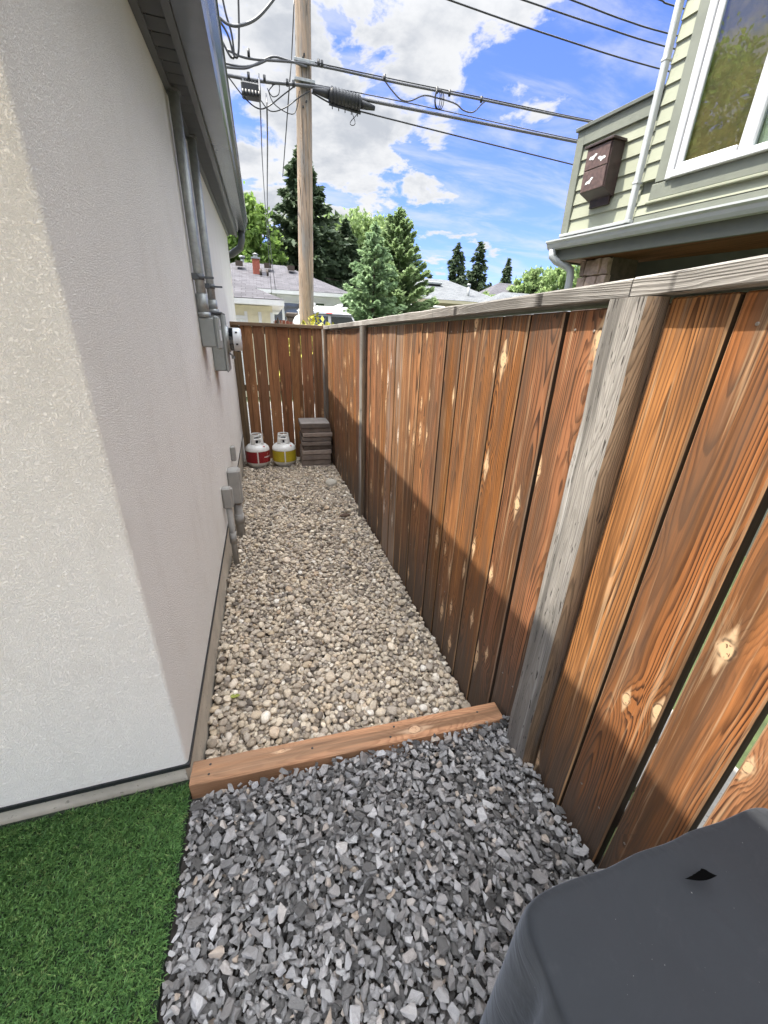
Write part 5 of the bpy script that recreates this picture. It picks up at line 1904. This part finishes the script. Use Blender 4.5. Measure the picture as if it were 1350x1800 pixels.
b = MB(); b.tube([(6.8, 21.9, 3.42), (9.6, 21.9, 3.40), (10.1, 21.9, 3.3), (10.15, 21.95, 2.9)], .06, 8); b.build('eave_pipe', M['whitepaint'], h2)
h3 = thing('garage', 'low pale shingled garage roof just above the fence cap', 'garage', (14, 20, 0))
b = MB(); b.box(9.8, 15.0, 17.6, 21.3, -.1, 2.75); b.build('wall', M['tan_wall'], h3)
b = MB(); hip_roof(b, 9.8, 15.0, 17.6, 21.3, 2.9, 4.05, .35); r3_ = b.build('roof', M['shingle_pale'], h3)
b = MB(); b.box(9.45, 15.35, 17.25, 21.65, 2.75, 2.885); b.build('fascia', M['whitepaint'], h3)
b = MB(); b.box(12.0, 12.7, 18.9, 19.2, 3.72, 3.86, .02); b.build('ridge_vent', M['galv'], r3_)
h4 = thing('house', 'distant grey roofed house between spruces and far trees', 'house', (25, 40, 0))
b = MB(); b.box(20.5, 31, 38, 46, -.1, 4.9); b.build('wall', M['tan_wall'], h4)
b = MB(); hip_roof(b, 20.5, 31, 38, 46, 5.0, 7.6, .5); b.build('roof', M['shingle'], h4)


# ---------------------------------------------------------------- trees
def leafcloud(V, N, size, rs, aspect=1.6, cup=0.0):
    """V: (n,3) centres, N: (n,3) leaf axis; returns triangles pairs as quads (rhombus leaves)"""
    n_ = len(V)
    a = N / np.maximum(np.linalg.norm(N, axis=1, keepdims=True), 1e-9)
    r_ = rs.normal(size=(n_, 3))
    b_ = np.cross(a, r_)
    b_ /= np.maximum(np.linalg.norm(b_, axis=1, keepdims=True), 1e-9)
    s = size * rs.uniform(.6, 1.3, (n_, 1)) if np.isscalar(size) else size
    L_ = a * s * aspect * .5
    W_ = b_ * s * .5
    P_ = np.stack([V - L_, V + W_, V + L_, V - W_], 1).reshape(-1, 3)
    return P_


def np_mesh(name, P_, mats, parent, idx=None):
    n_ = len(P_) // 4
    me = bpy.data.meshes.new(name)
    me.vertices.add(len(P_))
    me.vertices.foreach_set('co', P_.astype(np.float32).ravel())
    me.loops.add(n_ * 4)
    me.loops.foreach_set('vertex_index', np.arange(n_ * 4, dtype=np.int32))
    me.polygons.add(n_)
    me.polygons.foreach_set('loop_start', np.arange(0, n_ * 4, 4, dtype=np.int32))
    me.materials.append(mats)
    me.update(calc_edges=True)
    me.validate()
    o_ = bpy.data.objects.new(name, me)
    COL.objects.link(o_)
    o_.parent = parent
    return o_


def conifer(x, y, h, rb, mat, lab, seed, dens=1.0, droop=.35, size=.14, zb0=.06, updown=0.0, grp='conifers behind the lane', sparse=0.0):
    rs = np.random.default_rng(seed)
    t = thing('spruce_tree', lab, 'spruce tree', (x, y, 0), grp)
    b = MB()
    b.tube([(x, y, -.1), (x, y, h * .5), (x, y, h * .98)], [h * .017, h * .010, .01], 8)
    b.build('trunk', M['bark'], t)
    C, A = [], []
    nb_ = int(h * 15 * dens)
    limb = MB()
    for i in range(nb_):
        f = (i + rs.uniform(0, 1)) / nb_
        z_ = h * (zb0 + (1 - zb0) * f)
        ln = rb * (1 - f) ** .78 * rs.uniform(.68, 1.12) * (1 if rs.uniform() > sparse else .4) + .05 * h * .1
        az = i * 2.399 + rs.uniform(-.5, .5)
        dr = droop * rs.uniform(.5, 1.3) - updown * f
        d_ = np.array([math.cos(az), math.sin(az), 0])
        m_ = max(4, int(ln / size * 8 * dens))
        s = rs.uniform(.12, 1, m_) ** .75
        p = np.array([0, 0, z_]) + d_ * (s * ln)[:, None]
        p[:, 2] += -dr * ln * s + .30 * ln * s ** 2.2 * (dr > 0)
        side = np.cross(d_, [0, 0, 1])
        spread = (.30 * ln * (1 - s * .75) * rs.normal(0, 1, m_))
        p += side * spread[:, None] * .55
        p[:, 2] += rs.normal(0, size * .35, m_) - abs(spread) * .25
        ax_ = d_ * 1.0 + side * np.sign(spread)[:, None] * .6 + rs.normal(0, .35, (m_, 3))
        ax_[:, 2] -= .25 - updown
        C.append(p); A.append(ax_)
        if ln > .5 and i % 2 == 0:
            limb.tube([(x, y, z_), (x + d_[0] * ln * .8, y + d_[1] * ln * .8, z_ - dr * ln * .8 + .2 * ln)], [.012 * ln, .004], 4, cap=False)
    C, A = np.concatenate(C), np.concatenate(A)
    np_mesh('crown', leafcloud(C, A, size, rs, 2.2), M[mat], t)
    limb.build('limbs', M['bark'], t)
    return t


def broadleaf(x, y, h, blobs, mat, lab, seed, n_leaf=9000, size=.16, grp='leafy trees behind the lane', droop=0.0):
    rs = np.random.default_rng(seed)
    t = thing('leafy_tree', lab, 'tree', (x, y, 0), grp)
    b = MB()
    b.tube([(x, y, -.1), (x + .1, y, h * .3), (x, y + .1, h * .55), (x, y, h * .8)], [h * .026, h * .02, h * .012, .02], 8)
    C, A = [], []
    tot = sum(r_ ** 2 for *_, r_ in blobs)
    for (bx_, by_, bz_, br) in blobs:
        b.tube([(x, y, h * .3), (x + bx_ * .5, y + by_ * .5, (h * .3 + bz_) * .52), (x + bx_ * .9, y + by_ * .9, bz_)], [h * .010, h * .006, .015], 5, cap=False)
        m_ = int(n_leaf * br * br / tot)
        # clumps inside the blob
        k_ = max(5, int(m_ / 55))
        cc = rs.normal(size=(k_, 3))
        cc /= np.linalg.norm(cc, axis=1, keepdims=True)
        cc *= (rs.uniform(.35, 1, (k_, 1)) ** .5) * br
        w_ = rs.integers(0, k_, m_)
        p = cc[w_] + rs.normal(0, br * .13, (m_, 3))
        if droop:
            dd_ = rs.uniform(0, 1, m_) ** 1.5
            p[:, 2] -= dd_ * droop
        C.append(p + np.array([bx_, by_, bz_]))
        a_ = rs.normal(size=(m_, 3))
        a_[:, 2] -= .4 + droop
        A.append(a_)
    b.build('trunk', M['bark'], t)
    np_mesh('crown', leafcloud(np.concatenate(C), np.concatenate(A), size, rs, 1.7), M[mat], t)
    return t


# big dark spruces behind the bungalow
conifer(3.1, 30.0, 11.9, 5.2, 'spruce', 'tallest dark spruce standing right behind the utility pole', 1, 1.25, .45, .24)
conifer(6.0, 31.0, 8.9, 4.2, 'spruce', 'broad dark spruce behind the white bungalow gable', 2, 1.2, .45, .24, 0)
conifer(1.4, 31.5, 8.2, 2.6, 'spruce', 'shorter dark spruce behind the red chimney', 3, 1.1, .45, .24, 0)
# blue spruce and pine by the lane
conifer(4.02, 15.5, 5.3, 2.05, 'blue', 'bright blue green spruce in front of the darker trees', 4, 1.7, .28, .085, .06)
conifer(5.75, 18.2, 6.5, 2.6, 'pine', 'feathery pine with upswept shoots behind the blue spruce', 5, 2.1, -.15, .085, .08, .45, sparse=.1)
# deciduous
broadleaf(-.6, 28.0, 9.0, [(0, 0, 7.2, 1.5), (1.0, 0, 6.0, 1.3), (-1.2, 0, 6.4, 1.6), (.5, .5, 8.1, .9), (-.4, -.5, 5.0, 1.4), (1.2, .2, 4.6, .9), (-2.4, 0, 7.4, 1.4)], 'leaf', 'bright green leafy tree beside the gutter end', 6, 15000, .17)
broadleaf(9.0, 36.0, 10.6, [(-3.2, 0, 8.6, 1.9), (-1.2, 0, 9.3, 1.6), (.8, 0, 8.6, 1.9), (2.2, .5, 7.6, 1.6), (-2.0, -.5, 7.0, 2.0), (1.0, -.5, 6.6, 2.0), (-4.8, .5, 7.6, 1.6), (3.0, 0, 5.6, 1.8)], 'leaf_pale', 'pale green weeping tree behind the bungalow roof', 7, 34000, .20, droop=.9)
# distant ones to the right
conifer(23.2, 50, 12.3, 4.0, 'spruce', 'left of the two tall distant spruces above pale roof', 8, .8, .4, .34, 0)
conifer(26.6, 51, 12.9, 3.7, 'spruce', 'right of the two tall distant spruces above pale roof', 9, .8, .4, .34, 0)
conifer(20.6, 52, 9.2, 2.6, 'spruce', 'small distant spruce left of the tall pair', 10, .8, .4, .34, 0)
conifer(29.6, 53, 8.6, 3.0, 'spruce', 'small distant spruce right of the tall pair', 13, .8, .4, .34, 0)
conifer(36.2, 60, 13.2, 2.7, 'spruce', 'narrow lone distant spruce above the far grey roof', 11, .8, .4, .36, 0)
broadleaf(27.5, 40, 9.4, [(-1.6, 0, 7.0, 1.1), (.2, 0, 7.8, 1.3), (1.6, .3, 7.3, 1.2), (0, 0, 6.2, 1.6)], 'leaf_pale', 'light green tree between lone spruce and neighbour house', 12, 5000, .24)
broadleaf(22.8, 29, 8.2, [(-1.0, 0, 6.0, 1.1), (.6, 0, 6.6, 1.3), (2.0, .3, 6.2, 1.4), (.3, 0, 5.0, 1.5)], 'leaf_pale', 'light green weeping tree beside neighbour downspout', 14, 6000, .20, droop=.6)
broadleaf(14.6, 27, 4.8, [(-.3, 0, 4.1, .5), (.3, 0, 4.4, .55)], 'leaf_pale', 'small green treetop beside the pale garage roof', 15, 1200, .16)
# the tree behind our house that the neighbour's window mirrors
broadleaf(-5.5, 10.5, 10.5, [(-1.0, -1, 7.0, 1.9), (1.2, 0, 8.2, 1.8), (0, 1.2, 9.2, 1.6), (-2.2, .5, 8.4, 1.7), (1.6, -1.2, 6.4, 1.5), (-.6, 2, 6.8, 1.8)], 'leaf', 'tree mirrored in the neighbour window glass', 16, 34000, .085, 'trees behind our house')
# yellow shrub against the pole foot
sh = thing('shrub', 'yellow leaved shrub at the foot of the utility pole', 'shrub', (.95, 7.6, 0))
rs = np.random.default_rng(21)
C = np.stack([rs.normal(.93, .28, 1500), rs.normal(7.7, .22, 1500), 1.62 + rs.normal(0, .16, 1500)], 1)
C[:, 2] = np.minimum(C[:, 2], 2.02 + rs.normal(0, .04, 1500) - 2.2 * (C[:, 0] - .93) ** 2)
np_mesh('foliage', leafcloud(C - np.array([.95, 7.6, 0]), rs.normal(size=(1500, 3)) + [0, 0, .5], .055, rs, 1.8), M['shrub'], sh)
b = MB()
for k in range(9):
    a = k * .7
    b.tube([(.95, 7.6, 0), (.95 + .12 * math.cos(a), 7.65 + .12 * math.sin(a), .8), (.95 + .26 * math.cos(a), 7.7 + .2 * math.sin(a), 1.65)], .010, 5)
b.build('stems', M['bark'], sh)

for o in bpy.data.objects:
    if '_w' in o:
        del o['_w']
